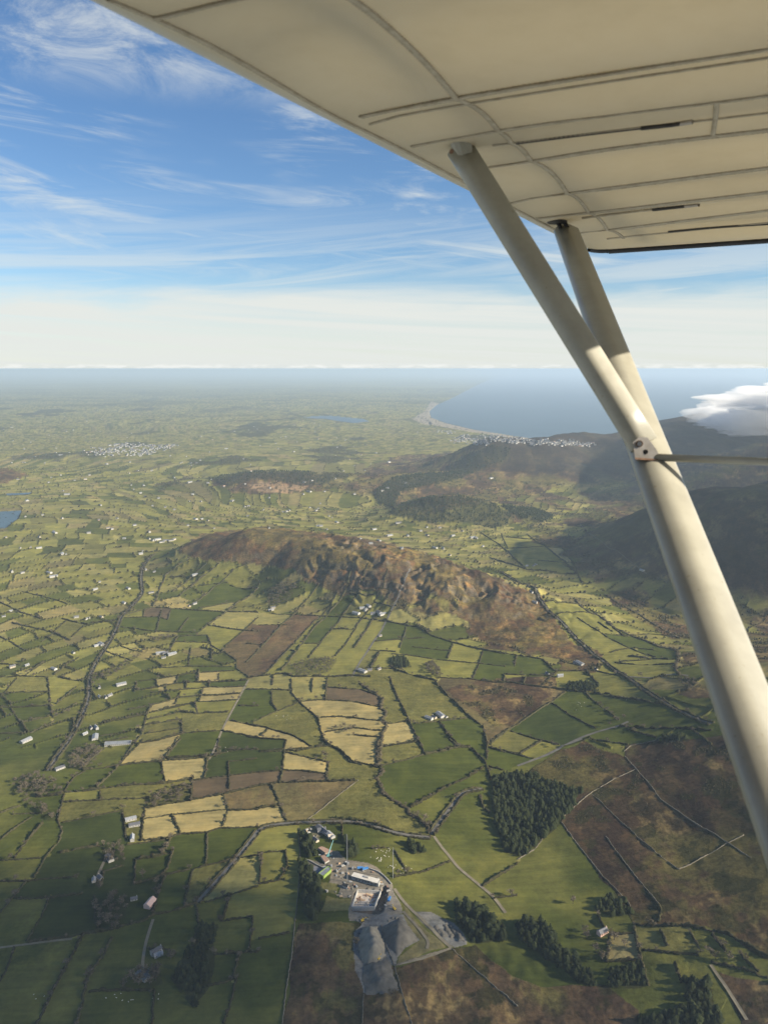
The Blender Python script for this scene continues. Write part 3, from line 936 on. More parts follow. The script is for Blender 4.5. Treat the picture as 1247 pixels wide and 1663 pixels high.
# worn and stony ground
def paint(poly, c, k=1.0):
    global col, rough
    m = soft(poly)*k; col = col+(np.array(c)-col)*m[..., None]; rough = np.maximum(rough, m*0.5)
stone = 0.85+0.5*m3
paint(POLY['site'], (.20, .175, .14), .9); paint(POLY['site2'], (.20, .18, .15), .9); paint(POLY['yard'], (.20, .17, .13), .5)
for nm in ('quarry', 'spoil_ground'): paint(POLY[nm], (.17, .165, .155), .9)
paint(P('s', '330,820 600,830 570,960 320,930'), (.125, .12, .045)); paint(P('s', '440,985 720,1020 690,1174 360,1174'), (.165, .15, .055))
paint(P('t', '590,540 640,640 740,780 680,850 560,940 520,1010 700,980 900,880 1000,860 940,780 840,700 700,560 600,440'), (.17, .145, .07), .8)
bch = inpoly(FPXg, FPYg, POLY['beach']) & ~nz_sea
col = np.where(bch[..., None], np.array((.24, .21, .16)), col)
# fields fade to their mean where they become smaller than one can see
fd = sst(9000, 30000, GY)[..., None]*0.6; col = col+(far_mean-col)*fd*(1-np.minimum(1, moor[..., None]+bch[..., None]))
# streaks of distant woodland
st = sst(0.1, 0.5, fbm(GX/2600, GY/1500, 4, 141))*sst(7000, 12000, GY); col = col+(HEDGE_C*1.4-col)*(0.55*st*(1-bch))[..., None]
col = col+(HEDGE_C-col)*(0.82*hm)[..., None]
GZ = GZ+hm*(2.2+1.5*hash01(np.floor(GX/9), np.floor(GY/9), 44))*(GY < 9000)+woods*(5+3*m3)*(GY < 15000)+fw*(VPY < 850)*(6+3*m3)
col = col*(1+0.10*m2*(rough > .2)+0.07*m3)[..., None]
col = np.clip(col, 0.008, 0.9)

def build_ground():
    V = np.stack([GX, GY, GZ], -1).reshape(-1, 3)
    I = np.arange(NR*NC).reshape(NR, NC)
    Q = np.stack([I[:-1, :-1], I[:-1, 1:], I[1:, 1:], I[1:, :-1]], -1).reshape(-1, 4)
    m, nt, b = material('countryside_ground')
    at_ = N(nt, 'ShaderNodeAttribute', attribute_name='land'); rg_ = N(nt, 'ShaderNodeAttribute', attribute_name='rough')
    tc = nt.nodes.new('ShaderNodeTexCoord')
    fine = noise_tex(nt, tc.outputs['Object'], 0.16, 6, 0.7); mid = noise_tex(nt, tc.outputs['Object'], 0.022, 5, 0.6, 0.4)
    # drawn out along the slope like mown grass and grazed tracks
    mp = nt.nodes.new('ShaderNodeMapping'); mp.inputs['Rotation'].default_value = (0, 0, 0.6); mp.inputs['Scale'].default_value = (0.012, 0.14, 0.05); nt.links.new(tc.outputs['Object'], mp.inputs[0])
    mow = noise_tex(nt, mp.outputs[0], 1.0, 3, 0.6)
    k1 = math_n(nt, 'MULTIPLY', math_n(nt, 'SUBTRACT', fine, 0.5), math_n(nt, 'ADD', math_n(nt, 'MULTIPLY', rg_.outputs['Fac'], 1.6), 0.55))
    k2 = math_n(nt, 'MULTIPLY', math_n(nt, 'SUBTRACT', mid, 0.5), 1.25)
    k3 = math_n(nt, 'MULTIPLY', math_n(nt, 'SUBTRACT', mow, 0.5), 0.85)
    k = math_n(nt, 'ADD', math_n(nt, 'ADD', k1, k2), math_n(nt, 'ADD', k3, 1.0))
    k = math_n(nt, 'MAXIMUM', k, 0.25)
    vm = nt.nodes.new('ShaderNodeVectorMath'); vm.operation = 'SCALE'; nt.links.new(at_.outputs['Color'], vm.inputs[0]); nt.links.new(k, vm.inputs['Scale'])
    warm = mixcol(nt, math_n(nt, 'MULTIPLY', math_n(nt, 'SUBTRACT', mid, 0.42), 1.6, True), vm.outputs[0], mixcol(nt, 1.0, vm.outputs[0], (1.22, 1.02, .80, 1), 'MULTIPLY'))
    nt.links.new(warm, b.inputs['Base Color']); b.inputs['Roughness'].default_value = 0.95; b.inputs['Specular IOR Level'].default_value = 0.05
    bp = nt.nodes.new('ShaderNodeBump'); bp.inputs['Distance'].default_value = 1.2; bp.inputs['Strength'].default_value = 0.55
    nt.links.new(math_n(nt, 'MULTIPLY', fine, math_n(nt, 'ADD', math_n(nt, 'MULTIPLY', rg_.outputs['Fac'], 2.2), 0.45)), bp.inputs['Height']); nt.links.new(bp.outputs[0], b.inputs['Normal'])
    o = fast_mesh('ground', V, Q, [m])
    a = o.data.attributes.new('land', 'FLOAT_COLOR', 'POINT')
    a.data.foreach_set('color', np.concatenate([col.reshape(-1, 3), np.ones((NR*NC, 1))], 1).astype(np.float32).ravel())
    a = o.data.attributes.new('rough', 'FLOAT', 'POINT'); a.data.foreach_set('value', rough.astype(np.float32).ravel())
    return tag(o, 'patchwork of grazing fields, moor and mountain slopes reaching to the horizon', 'ground', None, 'structure')
TANK_Z = float(gh(*[np.array([q]) for q in np.mean([ground_at(x, y) for x, y in P('t', '68,455 300,490 365,290 130,280')], 0)])[0])
pit = inpoly(VPX, VPY, POLY['pit'])
GZ = np.where(pit, TANK_Z-6.0, GZ); col = np.where(pit[..., None], np.array((.15, .12, .09)), col)
GROUND = build_ground()

def water_sheet(name, poly, z, label, mat, grow=1.0):
    pts = [at(x, y, 0)[:2] for x, y in poly]
    return tag(new_mesh_obj(name, [(x, y, z) for x, y in pts], [tuple(range(len(pts)))], [mat]), label, name.replace('_', ' '), None, 'structure')
mw, nt, b = material('sea_water')
tc = nt.nodes.new('ShaderNodeTexCoord')
f = noise_tex(nt, tc.outputs['Object'], 0.0016, 6, 0.6, 0.5); f2 = noise_tex(nt, tc.outputs['Object'], 0.03, 5, 0.7)
nt.links.new(ramp(nt, f, [(0.3, (.045, .080, .105)), (0.7, (.062, .105, .135))]), b.inputs['Base Color'])
b.inputs['Roughness'].default_value = 0.42; b.inputs['IOR'].default_value = 1.33; b.inputs['Specular IOR Level'].default_value = 0.28
bp = nt.nodes.new('ShaderNodeBump'); bp.inputs['Distance'].default_value = 3.0; bp.inputs['Strength'].default_value = 0.6; nt.links.new(f2, bp.inputs['Height']); nt.links.new(bp.outputs[0], b.inputs['Normal'])
sp = [at(x, y, 0)[:2] for x, y in POLY['sea']]
water_sheet('sea', POLY['sea'], -1.0, 'blue bay curving away to the hazy horizon', mw)
for nm, z, lb in (('estuary', -2.0, 'narrow blue tidal inlet among far fields'), ('lake', -2.0, 'blue lake cut off by the left edge of the view'), ('pond', -2.0, 'small pale water beyond the lake')):
    water_sheet(nm, POLY[nm], z, lb, mw)
# ------------------------------------------------------------------ telling where a thing stands
LM = [('the building site', 600, 1440), ('the grey spoil heaps', 620, 1555), ('the dark conifer block', 788, 1492), ('the big plantation', 862, 1310),
      ('the pink-gabled house', 978, 1515), ('the white-ended long barn', 172, 1203), ('the roadside farmyard', 145, 1178), ('the craggy ridge', 650, 935), ('the smooth brown hilltop', 420, 892),
      ('the farm under the crags', 592, 993), ('the green slope farm', 703, 1165), ('the winding stream', 630, 1195), ('the road junction', 1012, 1100),
      ('the small pine stand', 1094, 1195), ('the oblong copse', 945, 1110), ('the sheep field clump', 676, 1377), ('the wooded garden', 190, 1475), ('the pale pink barn', 243, 1468),
      ('the tree-ringed cottage', 232, 1588), ('the dark gully', 335, 1540), ('the bare roadside wood', 60, 1275), ('the brown ploughed strip', 380, 1268), ('the ploughed dark patch', 598, 1137),
      ('the reddish brown field', 425, 1070), ('the walled lower fields', 1130, 1550), ('the heather moor', 1090, 1280), ('the strip fields', 560, 1040), ('the knoll farm', 266, 1063),
      ('the main road bend', 230, 950), ('the pale-drive farm', 312, 983), ('the straw-coloured terraces', 330, 1110), ('the shadowed valley', 920, 920), ('the riverside meadow', 1040, 1020),
      ('the grey quarry floor', 715, 1505), ('the lake', 15, 840), ('the hill-foot village', 255, 877), ('the narrow track junction', 400, 1100)]
def near_mark(px, py, skip=()):
    best = sorted((math.hypot(px-x, (py-y)*1.4), n, x, y) for n, x, y in LM if n not in skip)[0]
    d, n, x, y = best
    if d < 22: return 'beside '+n
    if abs(px-x) > 1.3*abs(py-y): w = 'left of ' if px < x else 'right of '
    else: w = 'beyond ' if py < y else 'in front of '
    return w+n
USED = {}
LABELLED = []
def lab(o, text, cat, group, px, py):
    if len(text.split()) > 13: text = text.replace(' fields,', ',').replace('between two ', 'amid ').replace('between ', 'amid ')
    if cat == 'hedge':
        while len(text.split()) > 13: text = ' '.join(text.split()[1:])
    tag(o, text, cat, group); LABELLED.append((o, text, px, py))
ORD = ['', 'second', 'third', 'fourth', 'fifth', 'sixth', 'seventh', 'eighth', 'ninth', 'tenth']
def settle_labels():
    for o, t, px, py in LABELLED: o['label'] = t
    """two look-alikes with the same words are told apart by their order in the view"""
    by = {}
    for o, t, px, py in LABELLED: by.setdefault(t, []).append((px, py, o))
    for t, l in by.items():
        if len(l) < 2 or len(l) > 10: continue
        xs = [a for a, b, o in l]; ys = [b for a, b, o in l]
        if max(xs)-min(xs) >= max(ys)-min(ys):
            l.sort(key=lambda q: q[0])
            for k, (a, b, o) in enumerate(l): o['label'] = t+(', leftmost' if k == 0 else ', rightmost' if k == len(l)-1 else ', %s from left' % ORD[k])
        else:
            l.sort(key=lambda q: -q[1])
            for k, (a, b, o) in enumerate(l): o['label'] = t+(', nearest' if k == 0 else ', farthest' if k == len(l)-1 else ', %s nearest' % ORD[k])
def topx(x, y):
    a, b = project(np.array([x]), np.array([y]), gh(np.array([x]), np.array([y]))); return float(a[0]), float(b[0])

# ------------------------------------------------------------------ hedges, walls, lanes
M_HEDGE = speckled('hedge_twigs', (.024, .027, .012, 1), (.060, .050, .026, 1), 0.35, 0.95, 0.25, 0.05)
M_SCRUB = speckled('stream_scrub', (.035, .036, .019, 1), (.090, .070, .042, 1), 0.3, 0.95, 0.2, 0.05)
M_STONE = speckled('dry_stone', (.085, .075, .055, 1), (.19, .165, .125, 1), 0.5, 0.9, 0.15, 0.1)
M_LANE = speckled('lane_surface', (.085, .08, .07, 1), (.15, .138, .118, 1), 0.12, 0.85, 0.1, 0.2)
M_TRACK = speckled('track_surface', (.14, .12, .08, 1), (.22, .19, .135, 1), 0.12, 0.9, 0.1, 0.1)
def bank_mesh(line, width, height, step, jit=0.35, gaps=0.0, sink=0.5):
    q = resample(line, step)
    n = len(q); t = np.gradient(q, axis=0); t /= np.linalg.norm(t, axis=1)[:, None]+1e-9; nn = np.stack([-t[:, 1], t[:, 0]], 1)
    z0 = gh(q[:, 0], q[:, 1])
    lo = np.interp(np.arange(n), np.arange(0, n+8, 4), rng.random(len(np.arange(0, n+8, 4))))
    h = height*(0.55+0.75*lo)*(1+jit*(rng.random(n)-0.5)*2)
    if gaps: h = np.where(np.repeat(rng.random(n//3+2), 3)[:n] < gaps, h*0.12, h)
    w = width*(0.75+0.5*rng.random(n))
    off = (rng.random(n)-0.5)*width*0.8
    prof = [(-.5, -sink), (-.56, .45), (-.28, .95), (.25, 1.0), (.55, .5), (.5, -sink)]
    V = np.zeros((n, 6, 3))
    for k, (a, b) in enumerate(prof):
        jj = a*w+off+(rng.random(n)-.5)*width*.22
        V[:, k, 0] = q[:, 0]+nn[:, 0]*jj; V[:, k, 1] = q[:, 1]+nn[:, 1]*jj
        V[:, k, 2] = z0+(b*h*(1+0.3*(rng.random(n)-.5)) if b > 0 else -sink)
    I = np.arange(n*6).reshape(n, 6)
    Q = np.stack([I[:-1, :-1], I[1:, :-1], I[1:, 1:], I[:-1, 1:]], -1).reshape(-1, 4)
    e = np.array([[I[0, 0], I[0, 1], I[0, 4], I[0, 5]], [I[0, 1], I[0, 2], I[0, 3], I[0, 4]], [I[-1, 5], I[-1, 4], I[-1, 1], I[-1, 0]], [I[-1, 4], I[-1, 3], I[-1, 2], I[-1, 1]]])
    return V.reshape(-1, 3), np.concatenate([Q, e])
KN = {'K': 'tan', 'G': 'green', 'L': 'pale green', 'Y': 'straw-coloured', 'D': 'dark green', 'O': 'olive', 'B': 'ploughed', 'R': 'rough', 'M': 'heather'}
def kind_at(x, y):
    j, i = gidx(x, y); j, i = int(round(float(j))), int(round(float(i))); L = int(LAB[j, i])
    if moor[j, i] > .5: return 'M'
    if L in FIELDKIND: return FIELDKIND[L]
    c = tcol[j, i]; r = c[0]/c[1]
    return 'Y' if r > 1.18 else 'K' if r > 1.06 else 'L' if c[1] > .115 else 'O' if r > .9 else 'D' if c[1] < .075 else 'G'
def between(l):
    m = len(l)//2; a, b = (l[m-1], l[m]) if len(l) > 1 else (l[0], l[0]); c = (a+b)/2; d = (b-a)/(np.hypot(*(b-a))+1e-9); n = np.array((-d[1], d[0]))
    k1, k2 = kind_at(*(c+n*14)), kind_at(*(c-n*14))
    if c[0]+n[0] > c[0]: k1, k2 = k2, k1
    return 'between two %s fields' % KN[k1] if k1 == k2 else 'between %s and %s fields' % (KN[k1], KN[k2])
allh = []
for l in W_HEDGE:
    L = np.hypot(*(l[1:]-l[:-1]).T).sum(); c = resample(l, 5)[max(0, int(L/10)-1)]
    allh.append((np.hypot(*c), l, L, c, 'field'))
for wd, l in W_LANE[:2]+W_LANE[5:7]+W_LANE[11:12]:
    for s in (-1, 1):
        t = np.gradient(l, axis=0); t /= np.linalg.norm(t, axis=1)[:, None]; n = np.stack([-t[:, 1], t[:, 0]], 1); ll = l+n*s*(wd/2+2.0)
        L = np.hypot(*(ll[1:]-ll[:-1]).T).sum(); c = ll[len(ll)//2]; allh.append((np.hypot(*c), ll, L, c, 'road'))
allh.sort(key=lambda q: q[0])
TREESPOTS = []      # (x, y, kind, height, wood)
stuffV, stuffQ, nst = [], [], 0
for k, (d, l, L, c, what) in enumerate(allh):
    tall = rng.random(); wdt = 1.5+1.0*rng.random()+0.0006*d; ht = (1.7 if tall < .6 else 2.7 if tall < .85 else 3.6)+.0003*d
    V, Q = bank_mesh(l, wdt, ht, 2.0 if d < 1300 else 3.0 if d < 2200 else 5.0, gaps=0.09 if tall < .8 else .18)
    if k < 290:
        o = fast_mesh('hedgerow', V, Q, [M_HEDGE], smooth=False)
        px, py = topx(*c)
        nm = ('low' if tall < .6 else 'thick' if tall < .85 else 'tall')+(' long' if L > 260 else ' short' if L < 70 else '')
        lab(o, '%s hedge %s, %s' % (nm, between(l).replace('straw-coloured', 'straw') if what == 'field' else 'along the lane', near_mark(px, py)), 'hedge', 'dark hedges round the fields', px, py)
    else:
        stuffV.append(V); stuffQ.append(Q+nst); nst += len(V)
    if d < 2600:
        for q in resample(l, 7):
            if rng.random() < (0.22 if tall < .6 else .40): TREESPOTS.append((q[0]+rng.normal(0, 1), q[1]+rng.normal(0, 1), 'b', 2.6+7*rng.random()**2.2, 'hedge'))
if stuffV:
    tag(fast_mesh('distant_hedges', np.concatenate(stuffV), np.concatenate(stuffQ), [M_HEDGE], smooth=False), 'web of dark hedges over the farther fields', 'hedges', None, 'stuff')
for l in W_STREAM:
    V, Q = bank_mesh(l, 5.5, 2.6, 2.5, 0.5, 0.08); o = fast_mesh('stream_scrub', V, Q, [M_SCRUB], smooth=False)
    c = l[len(l)//2]; px, py = topx(*c); lab(o, 'dark scrub lining a winding stream, '+near_mark(px, py, ('the winding stream',)), 'scrub', 'scrub along the streams', px, py)
    for q in resample(l, 8):
        if rng.random() < .5: TREESPOTS.append((q[0]+rng.normal(0, 3), q[1]+rng.normal(0, 3), 'b', 4+4*rng.random(), 'stream'))
for l in W_WALL:
    V, Q = bank_mesh(l, 1.0, 1.2, 2.2, 0.25, 0.12); o = fast_mesh('dry_stone_wall', V, Q, [M_STONE], smooth=False)
    c = l[len(l)//2]; px, py = topx(*c); L = np.hypot(*(l[1:]-l[:-1]).T).sum()
    lab(o, '%s pale dry stone wall, %s' % ('long' if L > 200 else 'short', near_mark(px, py)), 'stone wall', 'dry stone walls on the moor', px, py)
for wd, l in W_LANE:
    q = resample(l, 4.0); t = np.gradient(q, axis=0); t /= np.linalg.norm(t, axis=1)[:, None]; n = np.stack([-t[:, 1], t[:, 0]], 1)
    V = []
    for s in np.linspace(-.5, .5, 4):
        p = q+n*(s*wd); V.append(np.concatenate([p, (np.maximum(gh(p[:, 0], p[:, 1]), gh(q[:, 0], q[:, 1]))+0.45)[:, None]], 1))
    V = np.stack(V, 1); m = len(q); I = np.arange(m*4).reshape(m, 4)
    Q = np.stack([I[:-1, :-1], I[:-1, 1:], I[1:, 1:], I[1:, :-1]], -1).reshape(-1, 4)
    tag(fast_mesh('road' if wd > 4.2 else 'track', V.reshape(-1, 3), Q[:, ::-1], [M_LANE if wd > 4.2 else M_TRACK]), None, None, None, 'structure')

# ------------------------------------------------------------------ trees
def bare_meshes(seed):
    """unit-height winter tree: trunk with limbs, crown of small twig sprays"""
    r = random.Random(seed); t = MB(); t.tube((0, 0, -.05), (0.01, 0, .32), .035, .024, 6)
    limbs = []
    for k in range(6):
        a = k*1.05+r.random(); q = (math.cos(a)*r.uniform(.16, .3), math.sin(a)*r.uniform(.16, .3), r.uniform(.55, .85)); limbs.append(q)
        t.tube((0.01, 0, r.uniform(.2, .33)), q, .018, .006, 4, caps=False)
    t.tube((0.01, 0, .3), (0.02, .01, .9), .022, .005, 5, caps=False)
    v, f = [], []
    cl = [(q[0]*1.05, q[1]*1.05, q[2], r.uniform(.12, .2)) for q in limbs]+[(0, 0, .78, .2), (.1*r.random(), -.1*r.random(), .6, .2), (-.08, .07, .88, .12)]
    for k in range(150):
        c = cl[r.randrange(len(cl))]
        while True:
            d = (r.uniform(-1, 1), r.uniform(-1, 1), r.uniform(-1, 1))
            if sum(x*x for x in d) < 1: break
        p = [c[i]+d[i]*c[3]*1.1 for i in range(3)]
        if p[2] < .22: continue
        a, b = Vector((r.gauss(0, 1), r.gauss(0, 1), r.gauss(0, 1))).normalized(), Vector((r.gauss(0, 1), r.gauss(0, 1), r.gauss(0, 1))).normalized()
        s = r.uniform(.042, .080); p = Vector(p); n = len(v)
        v += [p-a*s, p+b*s*.8, p+a*s*1.2, p-b*s*.6]; f.append((n, n+1, n+2, n+3))
    return (t.v, t.f), (v, f)
def conifer_meshes(seed, rounded=False):
    """unit-height conifer: trunk, crown of drooping whorled sprays"""
    r = random.Random(seed); t = MB(); t.tube((0, 0, -.05), (0, 0, .95), .022, .004, 5)
    v, f = [], []
    for k in range(10):
        z = .12+.083*k; R = (.27*(1-(k/10.6)**1.7))*r.uniform(.75, 1.25); R = R if not rounded else .30*math.sqrt(max(.06, 1-((z-.48)/.52)**2))*r.uniform(.75, 1.2); m = max(5, 9-k//2)
        for q in range(m):
            a = 2*math.pi*(q+r.random()*.6)/m+k*.4; rr = R*r.uniform(.7, 1.2); w = .42; n = len(v)
            v += [(0, 0, z+.10), (math.cos(a-w)*rr*.7, math.sin(a-w)*rr*.7, z+.02), (math.cos(a)*rr, math.sin(a)*rr, z-.05*r.random()), (math.cos(a+w)*rr*.7, math.sin(a+w)*rr*.7, z+.015)]
            f.append((n, n+1, n+2, n+3))
    tp_ = .97 if rounded else 1.0; n = len(v); v += [(0, 0, tp_), (.03, .0, .86), (-.015, .026, .86), (-.015, -.026, .86)]; f += [(n, n+1, n+2, n+2)[:3], (n, n+2, n+3), (n, n+3, n+1)]
    return (t.v, t.f), (v, f)
M_BARK = speckled('bark', (.055, .045, .035, 1), (.10, .085, .068, 1), 4.0, 0.9, 0.15, 0.1)
M_TWIG = speckled('winter_twigs', (.085, .070, .048, 1), (.165, .135, .095, 1), 2.0, 0.95, 0.30, 0.05)
M_NEEDLE = speckled('conifer_needles', (.012, .018, .008, 1), (.042, .048, .020, 1), 2.5, 0.9, 0.42, 0.05)
def mk(name, vf, m): return new_mesh_obj(name, vf[0], vf[1], [m], link=False).data
BARE = [bare_meshes(40+k) for k in range(4)]; CON = [conifer_meshes(70+k, k > 1) for k in range(4)]
BARE_D = [(mk('trunk', a, M_BARK), mk('crown', b, M_TWIG)) for a, b in BARE]; CON_D = [(mk('trunk', a, M_BARK), mk('crown', b, M_NEEDLE)) for a, b in CON]
def whole(vfs, mats, name):
    me = MB()
    for k, (v, f) in enumerate(vfs): me.add(v, f, k)
    return me.build(name, mats, link=False).data
BARE_W = [whole(t, [M_BARK, M_TWIG], 'bare_tree') for t in BARE]; CON_W = [whole(t, [M_BARK, M_NEEDLE], 'conifer_tree') for t in CON]
for o_ in [o for o in bpy.data.objects if not o.users_collection]: bpy.data.objects.remove(o_)
WNAME = {'plantation': 'in the big plantation below the moor', 'block': 'in the dense block beside the grey quarry floor', 'strip': 'in the dark belt along the lower stream', 'corner': 'in the wood at the bottom right of the view',
         'thicket': 'in the thicket by the walled paddocks', 'slope': 'on the dark slope under the moor wall', 'sitebelt': 'in the belt between the building site and the long wall', 'sitewood': 'in the grove by the orange-roofed huts',
         'clump': 'in the lone clump in the sheep field', 'shelter': 'in the oblong copse by the straight road', 'pines': 'in the small pine stand on the green slope', 'gully': 'in the dark gully left of the long wall', 'lanebelt': 'in the belt beside the bending lane',
         'roundcopse': 'in the rounded copse below the strip fields', 'sitegrove': 'in the round grove behind the tall mast', 'lanetrees': 'in the wood beside the main road farm', 'hamlet': 'in the thick bare wood at the end of the main road', 'copse': 'in the copse beside the ploughed strip',
         'garden': 'round the sheltered house garden', 'farmwood': 'round the white cottage at the lower left', 'streamside': 'along the stream below the bare wood', 'lanewood': 'along the farm lane', 'ridgefoot': 'in the scrubby wood at the ridge foot',
         'scrub': 'in the scrub at the end of the strip fields', 'hedgecopse': 'in the hedge corner copse', 'beck': 'along the beck below the knoll farm', 'becktop': 'in the round wood behind the knoll farm', 'bushes': 'on the rough ground below the ridge', 'dell': 'in the dell by the river bend'}
for nm, (kd, sp, ht, poly) in WOOD.items():
    pw = np.array([ground_at(x, y) for x, y in poly]); x0, y0 = pw.min(0); x1, y1 = pw.max(0)
    xs, ys = np.meshgrid(np.arange(x0, x1, sp), np.arange(y0, y1, sp)); xs = xs+rng.uniform(-.42, .42, xs.shape)*sp; ys = ys+rng.uniform(-.42, .42, ys.shape)*sp
    ok = inpoly(xs, ys, pw) & (rng.random(xs.shape) < (0.93 if kd == 'c' else .8))
    for x, y in zip(xs[ok], ys[ok]): TREESPOTS.append((x, y, kd, ht*(0.50+0.75*rng.random()), nm))
for c, txt in (('2', '740,385 765,375 800,395 795,415 820,430 310,85 325,90 470,1000 640,1240'), ('1', '545,905 560,915 725,270 755,700 750,740 825,1060 840,1050 805,530 690,665 1050,60 1060,75 370,680 480,720 75,760 320,1090'),
               ('4', '380,900 330,890 250,860 395,780 450,760 480,770'), ('3', '335,960 345,990 390,1060 420,1100 275,820 480,1000 530,1030 960,1080 985,1095 940,1060 1050,1100'), ('5', '430,990 470,985 500,1000 520,990 480,1010 380,1125 740,560'),
               ('6', '560,880 590,860 620,850 310,960 325,970 690,668')):
    for x, y in P(c, txt):
        g = ground_at(x, y); TREESPOTS.append((g[0], g[1], 'b', 7+5*rng.random(), 'single'))
for kd in 'cb':
    sp = sorted([t for t in TREESPOTS if t[2] == kd], key=lambda t: math.hypot(t[0], t[1])-60*(t[4] == 'single'))
    whd, prt, geo = (CON_W, CON_D, CON) if kd == 'c' else (BARE_W, BARE_D, BARE)
    base = 'conifer_tree' if kd == 'c' else 'bare_tree'
    zs = gh(np.array([t[0] for t in sp]), np.array([t[1] for t in sp]))
    rest = {}
    for k, (t, z) in enumerate(zip(sp, zs)):
        v = int(rng.integers(4)); rz = rng.random()*6.28; wv = rng.uniform(.85, 1.2)*(1.3 if kd == 'c' else 1.2)
        if k < 295:
            if k < 130:
                o = empty(base, (t[0], t[1], z), rz)
                for nm_, me in zip(('trunk', 'crown'), prt[v]):
                    c = bpy.data.objects.new(nm_, me); COL.objects.link(c); c.parent = o
            else:
                o = bpy.data.objects.new(base, whd[v]); COL.objects.link(o); o.location = (t[0], t[1], z); o.rotation_euler = (0, 0, rz)
            o.scale = (t[3]*wv, t[3]*wv, t[3])
            px, py = topx(t[0], t[1])
            if kd == 'c': lb, gp = 'dark conifer '+WNAME[t[4]], 'dark conifers '+WNAME[t[4]]
            elif t[4] in WNAME: lb, gp = 'bare brown tree '+WNAME[t[4]], 'bare trees '+WNAME[t[4]]
            else: lb, gp = ('tall' if t[3] > 8 else 'small')+({'hedge': ' bare hedgerow tree ', 'stream': ' bare streamside tree ', 'single': ' lone bare tree '}[t[4]])+near_mark(px, py), 'bare trees in the hedges and fields'
            lab(o, lb, 'tree', gp, px, py)
        else:
            rest.setdefault(t[4] if t[4] in WNAME else 'hedges', []).append((t, z, v, rz, wv))
    Vs, Qs, n0 = [], [], 0
    tri = []
    for v in range(4):
        cv, cf = geo[v][1]; cv = np.array([tuple(p) for p in cv]); q4 = np.array([f if len(f) == 4 else (f[0], f[1], f[2], f[2]) for f in cf if len(f) == 4]); tri.append((cv, q4))
    for wn_, l in rest.items():
        for t, z, v, rz, wv in l:
            cv, q4 = tri[v]; c, s = math.cos(rz), math.sin(rz)
            X = cv[:, 0]*c-cv[:, 1]*s; Yy = cv[:, 0]*s+cv[:, 1]*c
            Vs.append(np.stack([t[0]+X*t[3]*wv, t[1]+Yy*t[3]*wv, z+cv[:, 2]*t[3]], 1)); Qs.append(q4+n0); n0 += len(cv)
    if Vs:
        tag(fast_mesh('conifer_woodland' if kd == 'c' else 'bare_woodland', np.concatenate(Vs), np.concatenate(Qs), [M_NEEDLE if kd == 'c' else M_TWIG], smooth=False),
            'massed dark conifers of the farther plantations' if kd == 'c' else 'massed bare trees along the farther hedges and becks', 'woodland', None, 'stuff')
# far forests and the bushes of far hedges: nobody could count them
def scatter_blobs(xs, ys, hs, mat, name, label, cone):
    zs = gh(xs, ys); n = len(xs)
    ring = 6; a = np.arange(ring)*2*np.pi/ring
    ph = rng.random((n, 1))*6.28; jr = rng.uniform(.7, 1.25, (n, ring)); r = hs*(0.26 if cone else .5)
    V = np.zeros((n, ring*2+1, 3))
    for k, (rr, zz_) in enumerate(((1.0, .0 if cone else .12), (.62 if cone else .85, .45 if cone else .6))):
        V[:, k*ring:(k+1)*ring, 0] = xs[:, None]+np.cos(a+ph)*r[:, None]*rr*jr; V[:, k*ring:(k+1)*ring, 1] = ys[:, None]+np.sin(a+ph)*r[:, None]*rr*jr
        V[:, k*ring:(k+1)*ring, 2] = zs[:, None]+hs[:, None]*zz_*rng.uniform(.8, 1.2, (n, ring))-(0.6 if k == 0 else 0)
    V[:, -1, 0] = xs; V[:, -1, 1] = ys; V[:, -1, 2] = zs+hs*(1 if cone else .9)
    F = []
    for k in range(ring):
        k2 = (k+1) % ring; F += [(k, k2, ring+k2), (k, ring+k2, ring+k), (ring+k, ring+k2, 2*ring)]
    F = np.array(F); Q = (F[None]+(np.arange(n)*(2*ring+1))[:, None, None]).reshape(-1, 3)
    return tag(fast_mesh(name, V.reshape(-1, 3), Q, [mat], smooth=False), label, name.replace('_', ' '), None, 'stuff')
fx, fy, fh = [], [], []
for nm, poly in FOREST_HILLS.items():
    sel = inpoly(VPX, VPY, poly) & (GX < 2500)
    xs, ys = GX[sel], GY[sel]; wgt = np.gradient(rowY)[:, None]*np.ones_like(GX); wgt = wgt[sel]*(ys*CP+CAMH*SP); wgt /= wgt.sum()
    n = 1500 if nm in ('wooded_hill', 'cone', 'glen') else 800
    k = rng.choice(len(xs), n, p=wgt); fx.append(xs[k]+rng.normal(0, 4, n)); fy.append(ys[k]+rng.normal(0, 6, n)); fh.append(rng.uniform(6, 13, n))
scatter_blobs(np.concatenate(fx), np.concatenate(fy), np.concatenate(fh), M_NEEDLE, 'hill_forest', 'dark conifer forest covering the far low hills', True)
sel = ((hm > .55) & (GY > 1350) & (GY < 5200) & (np.abs(GX) < .58*GY)) ; xs, ys = GX[sel], GY[sel]
k = rng.choice(len(xs), min(9000, len(xs)), replace=False)
scatter_blobs(xs[k], ys[k], rng.uniform(1.2, 3.4, len(k))*(1+.0001*ys[k])*np.where(rng.random(len(k)) < .07, 2.0, 1.0), M_HEDGE, 'hedgerow_bushes', 'bushes dotted along the farther hedges', False)
sel = ((woods > .3) | (scr > .32)) & (GY > 1000) & (GY < 6500) & (np.abs(GX) < .58*GY); xs, ys = GX[sel], GY[sel]
k = rng.choice(len(xs), min(6000, len(xs)), replace=False)
scatter_blobs(xs[k]+rng.normal(0, 3, len(k)), ys[k]+rng.normal(0, 5, len(k)), rng.uniform(2.5, 7, len(k))*np.clip((ys[k]-700)/1500, .22, 1), M_SCRUB, 'gorse_scrub', 'dark gorse and scrub over the rough ground and glens', False)
